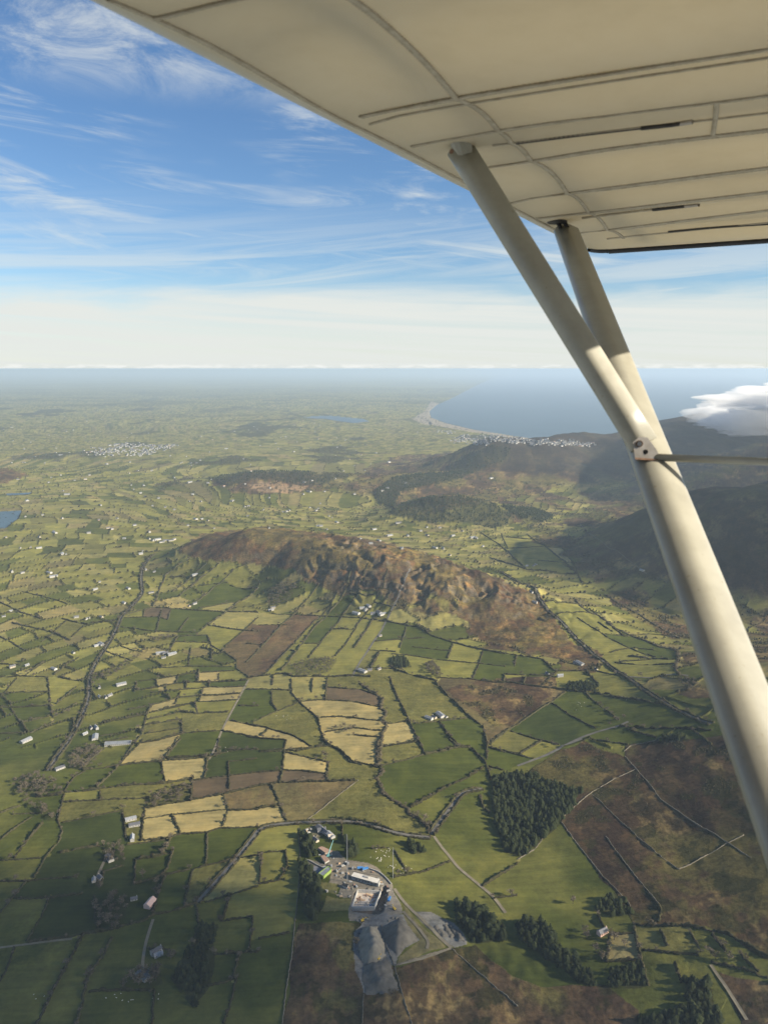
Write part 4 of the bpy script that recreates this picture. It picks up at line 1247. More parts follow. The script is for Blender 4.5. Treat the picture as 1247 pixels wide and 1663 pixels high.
# ------------------------------------------------------------------ buildings
M_WHITE = speckled('white_render', (.27, .26, .235, 1), (.40, .385, .35, 1), 0.6, 0.7, 0.08)
M_CREAM = speckled('cream_render', (.36, .31, .24, 1), (.46, .40, .31, 1), 0.6, 0.7, 0.08)
M_SLATE = speckled('slate_roof', (.075, .078, .085, 1), (.13, .13, .14, 1), 0.9, 0.6, 0.2, 0.3)
M_TIN = speckled('tin_roof', (.15, .16, .17, 1), (.26, .265, .27, 1), 0.4, 0.45, 0.2, 0.4)
M_RUST = speckled('terracotta_sheet', (.24, .15, .105, 1), (.34, .23, .17, 1), 0.5, 0.7, 0.1)
M_CONC = speckled('concrete', (.36, .35, .32, 1), (.48, .46, .42, 1), 0.5, 0.85, 0.05)
M_DARK = speckled('dark_opening', (.012, .012, .013, 1), (.022, .022, .022, 1), 1.0, 0.6)
M_BLUE = speckled('blue_paint', (.04, .17, .42, 1), (.07, .24, .52, 1), 0.5, 0.4, 0.1, 0.5)
M_TEAL = speckled('teal_paint', (.08, .21, .21, 1), (.11, .27, .265, 1), 0.5, 0.4, 0.0, 0.5)
M_LIME = speckled('lime_cladding', (.22, .31, .06, 1), (.27, .37, .09, 1), 0.5, 0.5)
M_PANEL = speckled('grey_roof_panel', (.15, .16, .17, 1), (.24, .25, .26, 1), 0.25, 0.35, 0.0, 0.5)
M_STEEL = speckled('galvanised_steel', (.24, .24, .24, 1), (.36, .36, .35, 1), 1.5, 0.5, 0.0, 0.4)
M_YELLOW = speckled('yellow_paint', (.55, .36, .04, 1), (.68, .46, .07, 1), 0.8, 0.45)
M_RUBBER = speckled('black_rubber', (.015, .015, .015, 1), (.03, .03, .03, 1), 1.0, 0.8)
M_PINK = speckled('pink_render', (.62, .40, .32, 1), (.72, .50, .40, 1), 0.6, 0.7)
M_TIMBER = speckled('raw_formwork', (.42, .28, .16, 1), (.60, .43, .27, 1), 0.7, 0.8, 0.2)
M_WOOL = speckled('sheep_wool', (.60, .57, .48, 1), (.72, .69, .60, 1), 2.0, 0.95, 0.1)
def gable(L, W, H, R, over=0.35):
    """walls with gable ends, and a pitched roof with thickness"""
    a, b = L/2, W/2
    wv = [(-a, -b, -1), (a, -b, -1), (a, b, -1), (-a, b, -1), (-a, -b, H), (a, -b, H), (a, b, H), (-a, b, H), (-a, 0, H+R), (a, 0, H+R)]
    wf = [(0, 1, 5, 4), (2, 3, 7, 6), (1, 2, 6, 9, 5), (3, 0, 4, 8, 7)]
    A, B = a+over, b+over; k = R*over/b; t = .18
    rv = [(-A, -B, H-k), (A, -B, H-k), (A, 0, H+R), (-A, 0, H+R), (A, B, H-k), (-A, B, H-k)]
    rv += [(x, y, z+t) for x, y, z in rv]
    rf = [(6, 7, 8, 9), (9, 8, 10, 11), (0, 3, 2, 1), (3, 5, 4, 2), (0, 1, 7, 6), (4, 5, 11, 10), (1, 2, 8, 7), (2, 4, 10, 8), (3, 0, 6, 9), (5, 3, 9, 11)]
    return (wv, wf), (rv, rf)
_cache = {}
def house_parts(L, W, H, R, wm, rm, chim=True, door=False):
    key = (L, W, H, R, wm.name, rm.name, chim, door)
    if key not in _cache:
        (wv, wf), (rv, rf) = gable(L, W, H, R)
        p = {'wall': mk('wall', (wv, wf), wm), 'roof': mk('roof', (rv, rf), rm)}
        if chim: p['chimney'] = MB().box((L/2-.6, 0, H+R+.4), (.9, .9, 1.6)).build('chimney', wm, link=False).data
        wn_ = MB(); n = max(2, int(L/3.4))
        for s in (-1, 1):
            for k in range(n):
                x = -L/2+(k+.5)*L/n; wn_.box((x, s*(W/2+.02), H*.52), (1.1, .12, 1.2))
        p['window'] = wn_.build('window', M_DARK, link=False).data
        if door: p['door'] = MB().box((L/2+.02, 0, H*.42), (.12, W*.5, H*.84)).build('door', M_DARK, link=False).data
        _cache[key] = p
    return _cache[key]
def put_house(name, x, y, rz, dims, wm, rm, text, cat, group, chim=True, door=False, parts=True):
    z = float(gh(np.array([x]), np.array([y]))[0]); px, py = topx(x, y); p = house_parts(*dims, wm, rm, chim, door)
    o = empty(name, (x, y, z), rz); made = {}
    for nm in ('wall', 'roof', 'chimney', 'window', 'door'):
        if nm in p and (parts or nm in ('wall', 'roof')):
            c = bpy.data.objects.new(nm, p[nm]); COL.objects.link(c); c.parent = made['roof'] if nm == 'chimney' else o; made[nm] = c
    lab(o, text+', '+near_mark(px, py), cat, group, px, py); return o
# farmsteads: (crop, points) -> a house and its sheds
FARM = [('4', '480,815 510,820 530,812 440,970 465,972 410,1000 460,1020 800,630 775,628 830,632 790,648 490,585 470,590 355,620 260,685 60,670 130,665 20,450 55,425 370,455 420,462 490,455 600,385 620,315 730,335 705,225 745,235 915,400 940,390 940,250 '
         '320,150 300,150 190,120 100,120 150,118 240,240 110,240 60,235 260,258 690,135 680,150 840,80 800,84 760,80 720,76 780,92 600,75 260,40 430,48 125,1030 460,320 480,285 585,765 480,775'),
        ('5', '560,410 590,400 575,420 610,438 655,440 530,435 640,432 130,410 120,420 645,545 595,710 640,705 560,715 905,938 935,928 880,942 960,935 750,120 550,75 600,100 950,125 360,15 390,30 1110,75 980,155 690,60 870,20 1090,70'),
        ('6', '430,610 410,608 500,635 235,345 220,300 230,185 200,186 240,180 10,100 345,665 290,655 700,205'),
        ('1', '650,418 632,390 640,485 455,685 485,675 648,775 765,1045 755,1030 690,1150 698,1135 290,140 530,580'),
        ('2', '320,455 300,438 345,470 275,492'),
        ('7', '1075,520 1085,525 640,530 680,535 660,530 500,600 560,600 530,605 330,485 355,560 460,445 1010,440 990,448 630,450 760,470 200,320 40,230 320,175 440,322 350,350 280,400 470,420 220,450 90,470 620,410 680,412 800,415 1060,440 1040,552 1100,540 880,560 810,520 570,395 910,300 850,290 1140,335 1180,320 960,310 1040,268 1100,265 1130,270 160,410 60,400 20,590 290,575 180,575 130,590 700,560 740,300'),
        ('8', '120,560 160,545 220,535 260,560 330,565 290,545 30,575 230,600 100,600 60,330 20,300 100,240 150,235 380,380 40,420 90,520 15,540 180,560 205,598')]
WALLS = [(M_WHITE, M_SLATE), (M_WHITE, M_SLATE), (M_CREAM, M_SLATE), (M_WHITE, M_TIN)]
for c, txt in FARM:
    for k, (px, py) in enumerate(P(c, txt)):
        if 640 < py: g = ground_at(px, py)
        d = math.hypot(*g); r = rng.random(); rz = 0.6+rng.normal(0, .25)+(math.pi/2 if rng.random() < .4 else 0)
        far = 'far ' if d > 3200 else ''; sc = .80 if d < 2600 else .95 if d < 4000 else 1.15
        if r < .62:
            wm, rm = WALLS[int(rng.integers(4))]; dims = [(12.5, 6.8, 3.6, 2.6), (16, 7, 5.2, 2.8), (10.5, 6.5, 3.2, 2.4)][int(rng.integers(3))]
            dims = tuple(round(q*sc, 2) for q in dims)
            put_house('cottage', g[0], g[1], rz, dims, wm, rm, far+('white' if wm is M_WHITE else 'cream')+' cottage with %s roof' % ('dark slate' if rm is M_SLATE else 'pale tin'), 'house', 'cottages and farmhouses', parts=d < 2600)
        else:
            wm, rm = [(M_CONC, M_TIN), (M_WHITE, M_TIN), (M_WHITE, M_SLATE)][int(rng.integers(3))]; dims = [(20, 10, 4.2, 2.2), (26, 13, 4.6, 2.6)][int(rng.integers(2))]; dims = tuple(round(q*min(sc, 1.2), 2) for q in dims)
            put_house('barn', g[0], g[1], rz, dims, wm, rm, far+'%s barn with %s roof' % ('grey' if wm is M_CONC else 'white', 'pale tin' if rm is M_TIN else 'dark'), 'barn', 'barns and sheds', chim=False, door=True, parts=d < 2600)
g = ground_at(*P('n', '1090,715')[0]); put_house('barn', g[0], g[1], 0.12, (46, 13, 3.6, 2.2), M_WHITE, M_PANEL, 'very long low grey barn with white gable end', 'barn', 'barns and sheds', chim=False, door=True)
g = ground_at(*P('1', '725,803')[0]); put_house('barn', g[0], g[1], 1.3, (15, 9, 5.0, 3.0), M_PINK, M_PINK, 'pale pink barn standing alone by a field corner', 'barn', 'barns and sheds', chim=False, door=True)
g = ground_at(*P('3', '422,968')[0]); put_house('cottage', g[0], g[1], 0.5, (12, 7, 3.8, 2.6), M_PINK, M_SLATE, 'lone house with pinkish gable among bare trees', 'house', 'cottages and farmhouses')
# towns: far-off specks of houses nobody could count
def town(name, label, spots, n, spread):
    V, Q, M, nn = [], [], [], 0
    for px, py in spots:
        for _ in range(n):
            g = ground_at(px+rng.normal(0, spread[0]), py+rng.normal(0, spread[1])); x, y = g
            if inpoly(*[np.array([q]) for q in project(x, y, 0.0)], POLY['sea'])[0]: continue
            z = float(gh(np.array([x]), np.array([y]))[0]); (wv, wf), (rv, rf) = gable(*((rng.uniform(9, 15), rng.uniform(7, 9), rng.uniform(3, 5), rng.uniform(2.4, 3.4)) if name == 'scattered_houses' else (rng.uniform(10, 22), rng.uniform(8, 12), rng.uniform(4, 7), rng.uniform(3, 4)))); rz = rng.random()*3.14; c, s = math.cos(rz), math.sin(rz)
            for vv, ff, mi in ((wv, wf, 0), (rv, rf, 1)):
                V += [(x+a*c-b_*s, y+a*s+b_*c, z+h) for a, b_, h in vv]; Q += [tuple(i+nn for i in f) for f in ff]; M += [mi if rng.random() < .97 else 2]*len(ff); nn += len(vv)
    o = new_mesh_obj(name, V, Q, [M_WHITE, M_SLATE, M_RUST]); o.data.polygons.foreach_set('material_index', M); return tag(o, label, 'town', None, 'stuff')
town('inland_town', 'far-off town of pale houses on the green plain', P('7', '320,312 350,300 380,308 410,295 440,305 470,290 500,300 530,296 420,285 380,290 350,318 450,318 480,310 550,290'), 20, (10, 1.5))
town('seaside_town', 'pale seaside town strung along the bay', P('8', '280,262 320,258 360,262 400,258 440,262 480,265 520,270 560,270 600,272 640,272 380,248 460,256 540,262 620,266 240,235 300,250 340,270 680,274'), 20, (8, 1.7))
town('scattered_houses', 'pale specks of houses scattered over the far plain', P('7', '100,250 300,200 600,330 700,345 900,260 1000,205 1100,260 150,330 1150,300 550,250 800,230 60,350 450,370 1180,420 900,420 980,205 1060,215 840,480 300,440 120,520 560,480 420,560 1000,500'), 6, (40, 12))

# ------------------------------------------------------------------ the building site
def gz(x, y): return float(gh(np.array([x]), np.array([y]))[0])
def wp(c, s): return [ground_at(x, y) for x, y in P(c, s)]
def named(name, text, cat, mb, mats, group=None, smooth=False):
    o = mb.build(name, mats, smooth=smooth); return tag(o, text, cat, group)
def prism_line(mb, a, b, z0, z1, th, mi=0):
    a, b = np.array(a), np.array(b); d = b-a; L = np.hypot(*d); mb.box(((a+b)[0]/2, (a+b)[1]/2, (z0+z1)/2), (L+th, th, z1-z0), math.atan2(d[1], d[0]), mi); return mb
# open tank
tank = empty('concrete_tank', (*np.mean(wp('t', '68,455 300,490 365,290 130,280'), 0), 0)); tz = TANK_Z; tank.location.z = tz
tag(tank, 'square open concrete tank under construction, its pale floor crowded with formwork', 'tank')
TC = [q-np.array(tank.location[:2]) for q in wp('t', '68,455 300,490 365,290 130,280')]
new_mesh_obj('floor', [(*q, -5.0) for q in TC]+[(*q, -5.6) for q in TC], [(0, 1, 2, 3), (7, 6, 5, 4), (0, 4, 5, 1), (1, 5, 6, 2), (2, 6, 7, 3), (3, 7, 4, 0)], [speckled('fresh_concrete', (.42, .34, .26, 1), (.66, .58, .48, 1), 0.09, 0.8)], tank)
for k, (i, j) in enumerate(((0, 1), (1, 2), (2, 3), (3, 0))):
    prism_line(MB(), TC[i], TC[j], -5.6 if k else -8, -0.4, 0.9).build('wall', M_CONC, tank)
c0, ex, ey = TC[0], TC[1]-TC[0], TC[3]-TC[0]
def tq(u, v): return np.array(tank.location[:2])+c0+ex*u+ey*v
rr = random.Random(5); colr = MB()
for k in range(8):
    for j in range(3):
        q = c0+ex*(.12+.1*k)+ey*(.15+.13*j); colr.box((q[0], q[1], -3.9), (.9, .9, 2.2))
colr.build('column_stub', M_CONC, tank)
for k in range(26):
    u, v = rr.uniform(.06, .9), rr.uniform(.35, .93); q = tq(u, v)
    o = MB()
    for h in range(rr.randrange(1, 4)): o.box((rr.uniform(-.2, .2), rr.uniform(-.2, .2), .2+.35*h), (rr.uniform(2.5, 5), rr.uniform(1, 2.2), .3), rr.uniform(-.2, .2))
    o = o.build('formwork_stack', M_TIMBER if rr.random() < .6 else M_RUST); o.location = (q[0], q[1], tz-5.0); o.rotation_euler = (0, 0, rr.random()*3)
    lab(o, 'stack of orange-brown formwork boards on the tank floor', 'formwork', 'formwork stacks in the tank', *topx(*q))
for k in range(9):
    q = tq(.55+.1*(k % 4)+.02, .12+.11*(k//4)); o = MB().box((0, 0, .5), (2.2, 1.2, 1.0)).box((0, 0, 1.1), (1.6, .9, .3)).build('pallet_crate', M_BLUE if k % 3 == 0 else M_STEEL)
    o.location = (q[0], q[1], tz-5.0); lab(o, 'small grey pallet crate standing at the front of the tank floor', 'crate', 'crates in the tank', *topx(*q))
# long roof on piers behind the tank
A, B = wp('s', '745,790 1045,872'); d = (B-A); L = float(np.hypot(*d)); hz = gz(*((A+B)/2))
bay = empty('pier_building', (*((A+B)/2), hz), math.atan2(d[1], d[0])); tag(bay, 'long half-built concrete building with eight dark bays behind the tank', 'building')
MB().box((0, 2.9, 5.2), (L+1, 8.4, .55)).build('roof_slab', speckled('pale_screed', (.52, .48, .41, 1), (.64, .60, .52, 1), 0.3, 0.8), bay)
MB().box((0, 6.2, 2.2), (L, .5, 5.4)).build('rear_wall', M_CONC, bay); MB().box((0, 2.6, .1), (L, 6.6, .5)).build('floor_slab', M_CONC, bay)
for k in range(9): MB().box((-L/2+.5+(L-1)*k/8, -.6, 2.5), (.75, 1.0, 4.85)).build('pier', M_WHITE, bay)
MB().box((L/2+1.3, 1.5, 2.6), (2.2, 6, 5.6)).build('end_tower', M_WHITE, bay)
MB().box((L*.02, 4.0, 5.9), (7, 3.2, .9)).box((L*.02, 4.0, 6.5), (5.5, 2.2, .35)).build('roof_hatch', M_WHITE, bay)
# lime-edged hall, huts, house
def hall(name, text, cat, pts, H, wm, rm, edge=None, ht_parts=True):
    w4 = wp('s', pts); c = np.mean(w4, 0); z = gz(*c); o = empty(name, (*c, z)); q = [p-c for p in w4]
    MB().add([(*(p*.97), -1) for p in q]+[(*(p*.97), H) for p in q], [(0, 1, 5, 4), (1, 2, 6, 5), (2, 3, 7, 6), (3, 0, 4, 7)]).build('wall', wm, o)
    r = MB().add([(*(p*1.02), H) for p in q]+[(*(p*1.02), H+.35) for p in q], [(3, 2, 1, 0), (4, 5, 6, 7), (0, 1, 5, 4), (1, 2, 6, 5), (2, 3, 7, 6), (3, 0, 4, 7)]).build('roof', rm, o)
    if edge:
        e = MB()
        for i in range(4): prism_line(e, q[i]*1.02, q[(i+1) % 4]*1.02, H+.0, H+.75, .9)
        e.build('fascia', edge, r)
    tag(o, text, cat); return o
hall('lime_hall', 'low grey-roofed hall edged in bright lime green', 'hall', '352,768 405,795 502,705 462,678', 4.5, M_LIME, M_PANEL, M_LIME)
hall('site_hut', 'terracotta-roofed site hut beside the teal crane', 'hut', '345,450 430,500 520,478 390,430', 3.2, M_CREAM, M_RUST)
hall('site_hut', 'brown-roofed site hut with a white end by the entrance', 'hut', '372,545 425,612 480,580 420,535', 3.2, M_WHITE, M_RUST)
hall('site_office', 'small white cabin at the corner of the grey apron', 'cabin', '395,672 415,690 440,672 418,658', 3.0, M_WHITE, M_WHITE)
hall('equipment_store', 'dark low store amid rubble left of the tank', 'store', '625,885 690,915 705,880 640,865', 3.0, M_CONC, M_DARK)
for pts, txt in (('385,222 0', 'dark slate-roofed house with a white gable above the site'), ('490,295 1', 'bright white annex facing the site trees')):
    x, y, f = [float(t) for t in pts.replace(',', ' ').split()]; g = wp('s', '%f,%f' % (x, y))[0]
    put_house('house', g[0], g[1], 0.2, (12, 6.5, 3.8, 2.4) if f == 0 else (6.5, 6, 3.6, 2), M_WHITE, M_SLATE if f == 0 else M_CREAM, txt, 'house', 'cottages and farmhouses')
ap = wp('s', '280,650 320,640 420,690 405,700 325,752 300,745'); tag(new_mesh_obj('apron', [(*p, gz(*p)+.5) for p in ap], [tuple(range(len(ap)))], [speckled('grey_apron', (.15, .155, .17, 1), (.2, .2, .21, 1), .2)]), None, None, None, 'structure')
def barrier(name, text, cat, pts, h, th, mat):
    l = resample(smooth_line(wp('s', pts)), 3.0); mb = MB()
    for a, b in zip(l[:-1], l[1:]): prism_line(mb, a, b, gz(*((a+b)/2))-.4, gz(*((a+b)/2))+h, th)
    return named(name, text, cat, mb, mat)
barrier('barrier', 'white site barrier curving along the east side of the site road', 'barrier', '950,665 1000,685 1060,705 1120,750 1170,800 1212,850', 1.5, 1.0, M_WHITE)
barrier('boundary_wall', 'pale kerb wall above the grey apron', 'wall', '195,560 240,575 300,610 360,640 420,668', 1.3, .8, M_WHITE)
barrier('garden_wall', 'pale wall along the house drive', 'wall', '255,350 290,320 335,270', 1.2, .8, M_STONE)
# mobile crane
g = wp('s', '475,520')[0]; z = gz(*g); cr = empty('mobile_crane', (*g, z), 0.3); tag(cr, 'teal mobile crane with a raised boom between the site huts', 'crane')
MB().box((0, 0, 1.3), (9, 2.8, 1.2)).box((-1.5, 0, 2.6), (4, 2.6, 1.5), 0, 0, .9).build('carrier', M_TEAL, cr)
MB().box((3.4, 0, 2.7), (2, 2.5, 1.7), 0, 0, .85).build('cab', M_WHITE, cr)
for x in (-3.2, -1.6, 1.8, 3.4):
    for s in (-1, 1): MB().tube((x, s*1.05, .6), (x, s*1.45, .6), .6, n=12).build('wheel', M_RUBBER, cr)
bm_ = MB(); p0 = Vector((-1.5, 0, 3.0)); p1 = Vector((8.2, 9.5, 17.5)); bm_.tube(p0, p0.lerp(p1, .55), .85, .75, 4); bm_.tube(p0.lerp(p1, .5), p1, .6, .45, 4); bm_.build('boom', M_TEAL, cr)
# lattice mast
def mast(px, py, h, text, wdt=.9, mat=M_STEEL):
    g = ground_at(px, py); mb = MB(); leg = [(wdt*.58*math.cos(a), wdt*.58*math.sin(a)) for a in (0.3, 2.39, 4.49)]
    for x, y in leg: mb.tube((x, y, -.5), (x*.8, y*.8, h), .16, .13, 5)
    n = int(h/1.6)
    for k in range(n):
        for i in range(3):
            a, b = leg[i], leg[(i+1) % 3]; mb.tube((a[0], a[1], k*h/n), (b[0], b[1], (k+1)*h/n), .06, n=3, caps=False)
    o = mb.build('lattice_mast', mat); o.location = (*g, gz(*g)); tag(o, text, 'mast'); return o
mast(*P('s', '690,825')[0], 68, 'tall thin grey lattice mast rising beside the tank', 1.1)
mast(*P('t', '487,165')[0], 44, 'fainter thin mast at the edge of the sheep field', .6)
# vehicles
def lorry(x, y, rz, body, text, cat='lorry'):
    z = gz(x, y); o = empty('lorry', (x, y, z+.25), rz); lab(o, text, cat, 'lorries on the site', *topx(x, y))
    MB().box((0, 0, .95), (8.2, 2.3, .4)).build('chassis', M_STEEL, o)
    MB().box((-1.1, 0, 2.1), (5.6, 2.5, 1.9), 0, 0, 1.05).build('bed', body, o)
    c = MB().box((3.0, 0, 2.0), (1.9, 2.4, 2.0), 0, 0, .9).build('cab', body, o); MB().box((3.95, 0, 2.4), (.12, 2.0, .8)).build('windscreen', M_DARK, c)
    for wx in (-2.8, -1.5, 2.8):
        for s in (-1, 1): MB().tube((wx, s*.9, .5), (wx, s*1.25, .5), .52, n=10).build('wheel', M_RUBBER, o)
def van(x, y, rz, mat, text):
    z = gz(x, y); o = empty('van', (x, y, z+.25), rz); lab(o, text, 'van', 'vans on the site', *topx(x, y))
    b = MB().add([(-2.6, -1, .4), (2.6, -1, .4), (2.6, 1, .4), (-2.6, 1, .4), (-2.6, -.95, 2.3), (1.3, -.9, 2.3), (1.3, .9, 2.3), (-2.6, .95, 2.3), (2.5, -.95, 1.25), (2.5, .95, 1.25)],
                 [(0, 3, 2, 1), (0, 1, 8, 5, 4), (2, 3, 7, 6, 9), (4, 5, 6, 7), (3, 0, 4, 7), (1, 2, 9, 8), (5, 8, 9, 6)]).build('body', mat, o)
    MB().box((1.98, 0, 1.82), (.1, 1.6, .6)).build('windscreen', M_DARK, b)
    for wx in (-1.6, 1.6):
        for s in (-1, 1): MB().tube((wx, s*.8, .35), (wx, s*1.02, .35), .36, n=10).build('wheel', M_RUBBER, o)
for pt, rz, txt in (('845,672', .1, 'blue tipper lorry parked behind the pier building'), ('905,680', .4, 'bright blue lorry at the bend behind the pier building'), ('1190,1042', 1.3, 'blue lorry alone on the road right of the tank')):
    g = wp('s', pt)[0]; lorry(g[0], g[1], rz, M_BLUE, txt)
for k, (pt, m, txt) in enumerate((('640,640', M_WHITE, 'white van on the site road below the mast'), ('565,700', M_WHITE, 'white van at the edge of the rubble'), ('755,668', M_STEEL, 'grey van beside the blue lorries'), ('790,672', M_CREAM, 'cream van next to the tipper'),
                                 ('700,610', M_STEEL, 'grey van parked at the grove edge'), ('500,640', M_STEEL, 'dark grey van by the brown-roofed hut'), ('212,210', M_WHITE, 'white van on the house drive'), ('258,206', M_WHITE, 'white van by the drive entrance'), ('232,243', M_WHITE, 'white van under the drive trees'), ('440,940', M_WHITE, 'white van on the lawn path'), ('1060,800', M_WHITE, 'white van at the end of the pier building'), ('1180,940', M_WHITE, 'white van at the tank trench edge'))):
    g = wp('s', pt)[0]; van(g[0], g[1], rr.random()*3, m, txt)
def digger(x, y, rz, text):
    z = gz(x, y); o = empty('excavator', (x, y, z+.1), rz); lab(o, text, 'excavator', 'excavators on the spoil', *topx(x, y))
    for s in (-1, 1): MB().box((0, s*1.1, .5), (4.2, .65, .95), 0, 0, .85).build('track', M_RUBBER, o)
    MB().box((-.5, 0, 1.7), (3.4, 2.6, 1.2)).build('body', M_YELLOW, o); c = MB().box((.7, .8, 2.7), (1.6, 1.0, 1.5), 0, 0, .85).build('cab', M_YELLOW, o); MB().box((1.5, .8, 2.8), (.1, .8, .9)).build('window', M_DARK, c)
    a = MB().tube((1.2, -.2, 2.0), (3.8, -.2, 4.6), .35, .28, 4).tube((3.8, -.2, 4.6), (6.2, -.2, 2.2), .28, .2, 4).build('arm', M_YELLOW, o); MB().box((6.2, -.2, 1.5), (1.2, 1.2, 1.2), 0, 0, 1.3).build('bucket', M_STEEL, a)
for pt, rz, txt in (('345,985', 1.0, 'yellow excavator digging among the rubble of the left spoil heap'), ('500,480', 2.2, 'yellow excavator by the rubble below the tank'), ('180,600', .4, 'yellow excavator at the left end of the rubble')):
    g = wp('t', pt)[0]; digger(g[0], g[1], rz, txt)

# ------------------------------------------------------------------ spoil heaps and rubble
M_SPOIL = speckled('grey_spoil', (.095, .085, .070, 1), (.165, .150, .122, 1), 0.12, 0.95, 0.0, 0.1, bump=.4)
M_SPOIL_P = speckled('pale_spoil', (.165, .148, .115, 1), (.26, .235, .185, 1), 0.12, 0.95, 0.0, 0.1, bump=.4)
def lump(name, text, cat, poly, h, edge, mat, rough_=.8, step=1.6, top=None, base=None):
    pw = np.array(wp('t', poly)); x0, y0 = pw.min(0)-2; x1, y1 = pw.max(0)+2
    X, Y = np.meshgrid(np.arange(x0, x1, step), np.arange(y0, y1, step)); ins = inpoly(X+1.5*pn(X/9, Y/9, 2), Y+1.5*pn(X/9, Y/9, 7), pw); D = np.full(X.shape, 1e9)
    for a, b in zip(pw, np.roll(pw, -1, 0)):
        dx, dy = b-a; t = np.clip(((X-a[0])*dx+(Y-a[1])*dy)/(dx*dx+dy*dy+1e-6), 0, 1); D = np.minimum(D, np.hypot(X-a[0]-t*dx, Y-a[1]-t*dy))
    k = np.clip(D/edge, 0, 1); hh = h*(k*(1.25-.25*k))
    if top is not None: hh = hh*top(X, Y)
    for _ in range(5):
        hp = np.pad(hh, 1, mode='edge'); hh = np.where(ins, (hp[:-2, 1:-1]+hp[2:, 1:-1]+hp[1:-1, :-2]+hp[1:-1, 2:]+2*hp[1:-1, 1:-1])/6, hh)
    hh = hh+k*1.6*(1-np.abs(pn(X/13, Y/13, 19))-.6)
    Z = gh(X, Y)-.5+np.where(ins, hh+.5+k*rough_*1.5*(fbm(X/9, Y/9, 5, 9, .68)), 0)
    n, m = X.shape; I = np.arange(n*m).reshape(n, m); cell = ins[:-1, :-1] | ins[1:, :-1] | ins[:-1, 1:] | ins[1:, 1:]
    Q = np.stack([I[:-1, :-1], I[:-1, 1:], I[1:, 1:], I[1:, :-1]], -1)[cell]
    u, inv = np.unique(Q.ravel(), return_inverse=True)
    o = fast_mesh(name, np.stack([X.ravel()[u], Y.ravel()[u], Z.ravel()[u]], 1), inv.reshape(-1, 4), [mat]); return tag(o, text, cat)
lump('spoil_heap', 'long flat-topped pale grey spoil heap with a steep dark left side', 'spoil heap', '185,650 330,660 350,730 395,830 410,960 330,1010 240,1040 170,1000 140,860 150,760', 12, 12, M_SPOIL_P, 1.0)
lump('spoil_heap', 'sloping tail of darker grey spoil running downhill', 'spoil heap', '200,1030 330,1010 430,980 470,1060 545,1290 380,1330 210,1345 170,1150', 9, 22, M_SPOIL, 1.4)
lump('spoil_heap', 'dark grey ridge of spoil with a deeply shaded left flank right of the pale heap', 'spoil heap', '355,690 410,640 480,620 560,560 640,650 740,790 600,870 550,950 520,960 440,830', 17, 26, M_SPOIL, 1.4)
for k, pts in enumerate(('880,650 930,640 990,720 960,740', '990,640 1030,630 1110,760 1060,760', '1050,640 1090,640 1170,770 1130,780', '1100,720 1150,690 1210,810 1150,800', '930,690 980,680 1040,760 1000,770')):
    lump('rubble_ridge', 'narrow dark rubble ridge on the quarry floor, %s' % ('leftmost of five', 'third of five from the left', 'fourth of five from the left', 'rightmost of five', 'second of five from the left')[k], 'rubble ridge', pts, 5, 5, M_SPOIL, 1.2)
bd = []
for k in range(3):
    bm = bmesh.new(); bmesh.ops.create_icosphere(bm, subdivisions=2, radius=1.0)
    for v in bm.verts: v.co *= rr.uniform(.7, 1.15); v.co.z *= .7
    me = bpy.data.meshes.new('boulder'); bm.to_mesh(me); bm.free(); me.materials.append(M_SPOIL_P); bd.append(me)
for c, txt, n, sp in (('t', '130,600 180,600 240,570 150,560 320,1000 360,1000 400,960 330,970', 5, 10), ('t', '430,600 480,580 520,570 640,810 690,800', 4, 10), ('s', '600,760 650,880 560,960 700,1000 740,900', 5, 16)):
    for px, py in P(c, txt):
        for _ in range(n):
            g = ground_at(px+rng.normal(0, sp*.15), py+rng.normal(0, sp*.12)); o = bpy.data.objects.new('boulder', bd[int(rng.integers(3))]); COL.objects.link(o); s = rng.uniform(.6, 1.6)
            o.location = (*g, gz(*g)+.2); o.scale = (s, s*rng.uniform(.7, 1.2), s); o.rotation_euler = (0, 0, rng.random()*6); tag(o, 'pale boulder lying in the rubble round the building site and spoil heaps', 'boulder', 'boulders in the rubble')
# stacked materials about the site
for k, (px, py) in enumerate(P('s', '330,430 415,470 445,500 360,500 540,540 600,590 660,600 520,700 600,690 640,720 700,720 730,830 770,850 800,880 650,830 600,990 720,1000 700,900 560,745 430,930 1080,830 1100,860 1150,880 1170,990 1140,1100 1080,1150 860,690 980,720 480,250 500,310 200,220 350,180')):
    g = ground_at(px+rng.normal(0, 1), py+rng.normal(0, 1)); o = MB(); n_ = int(rng.integers(1, 4))
    for h in range(n_): o.box((rr.uniform(-.15, .15), 0, .3+.55*h), (rr.uniform(2, 4.5), rr.uniform(1.2, 2.4), .5), rr.uniform(-.15, .15))
    m_, w_ = [(M_TIMBER, 'timber'), (M_CONC, 'pale block'), (M_RUST, 'rusty sheet'), (M_STEEL, 'grey steel'), (M_WHITE, 'white bagged material')][k % 5]
    o = o.build('material_stack', m_); o.location = (*g, gz(*g)); o.rotation_euler = (0, 0, rr.random()*3)
    lab(o, 'small stack of %s on the building site' % w_, 'material stack', 'material stacks on the site', *topx(*g))
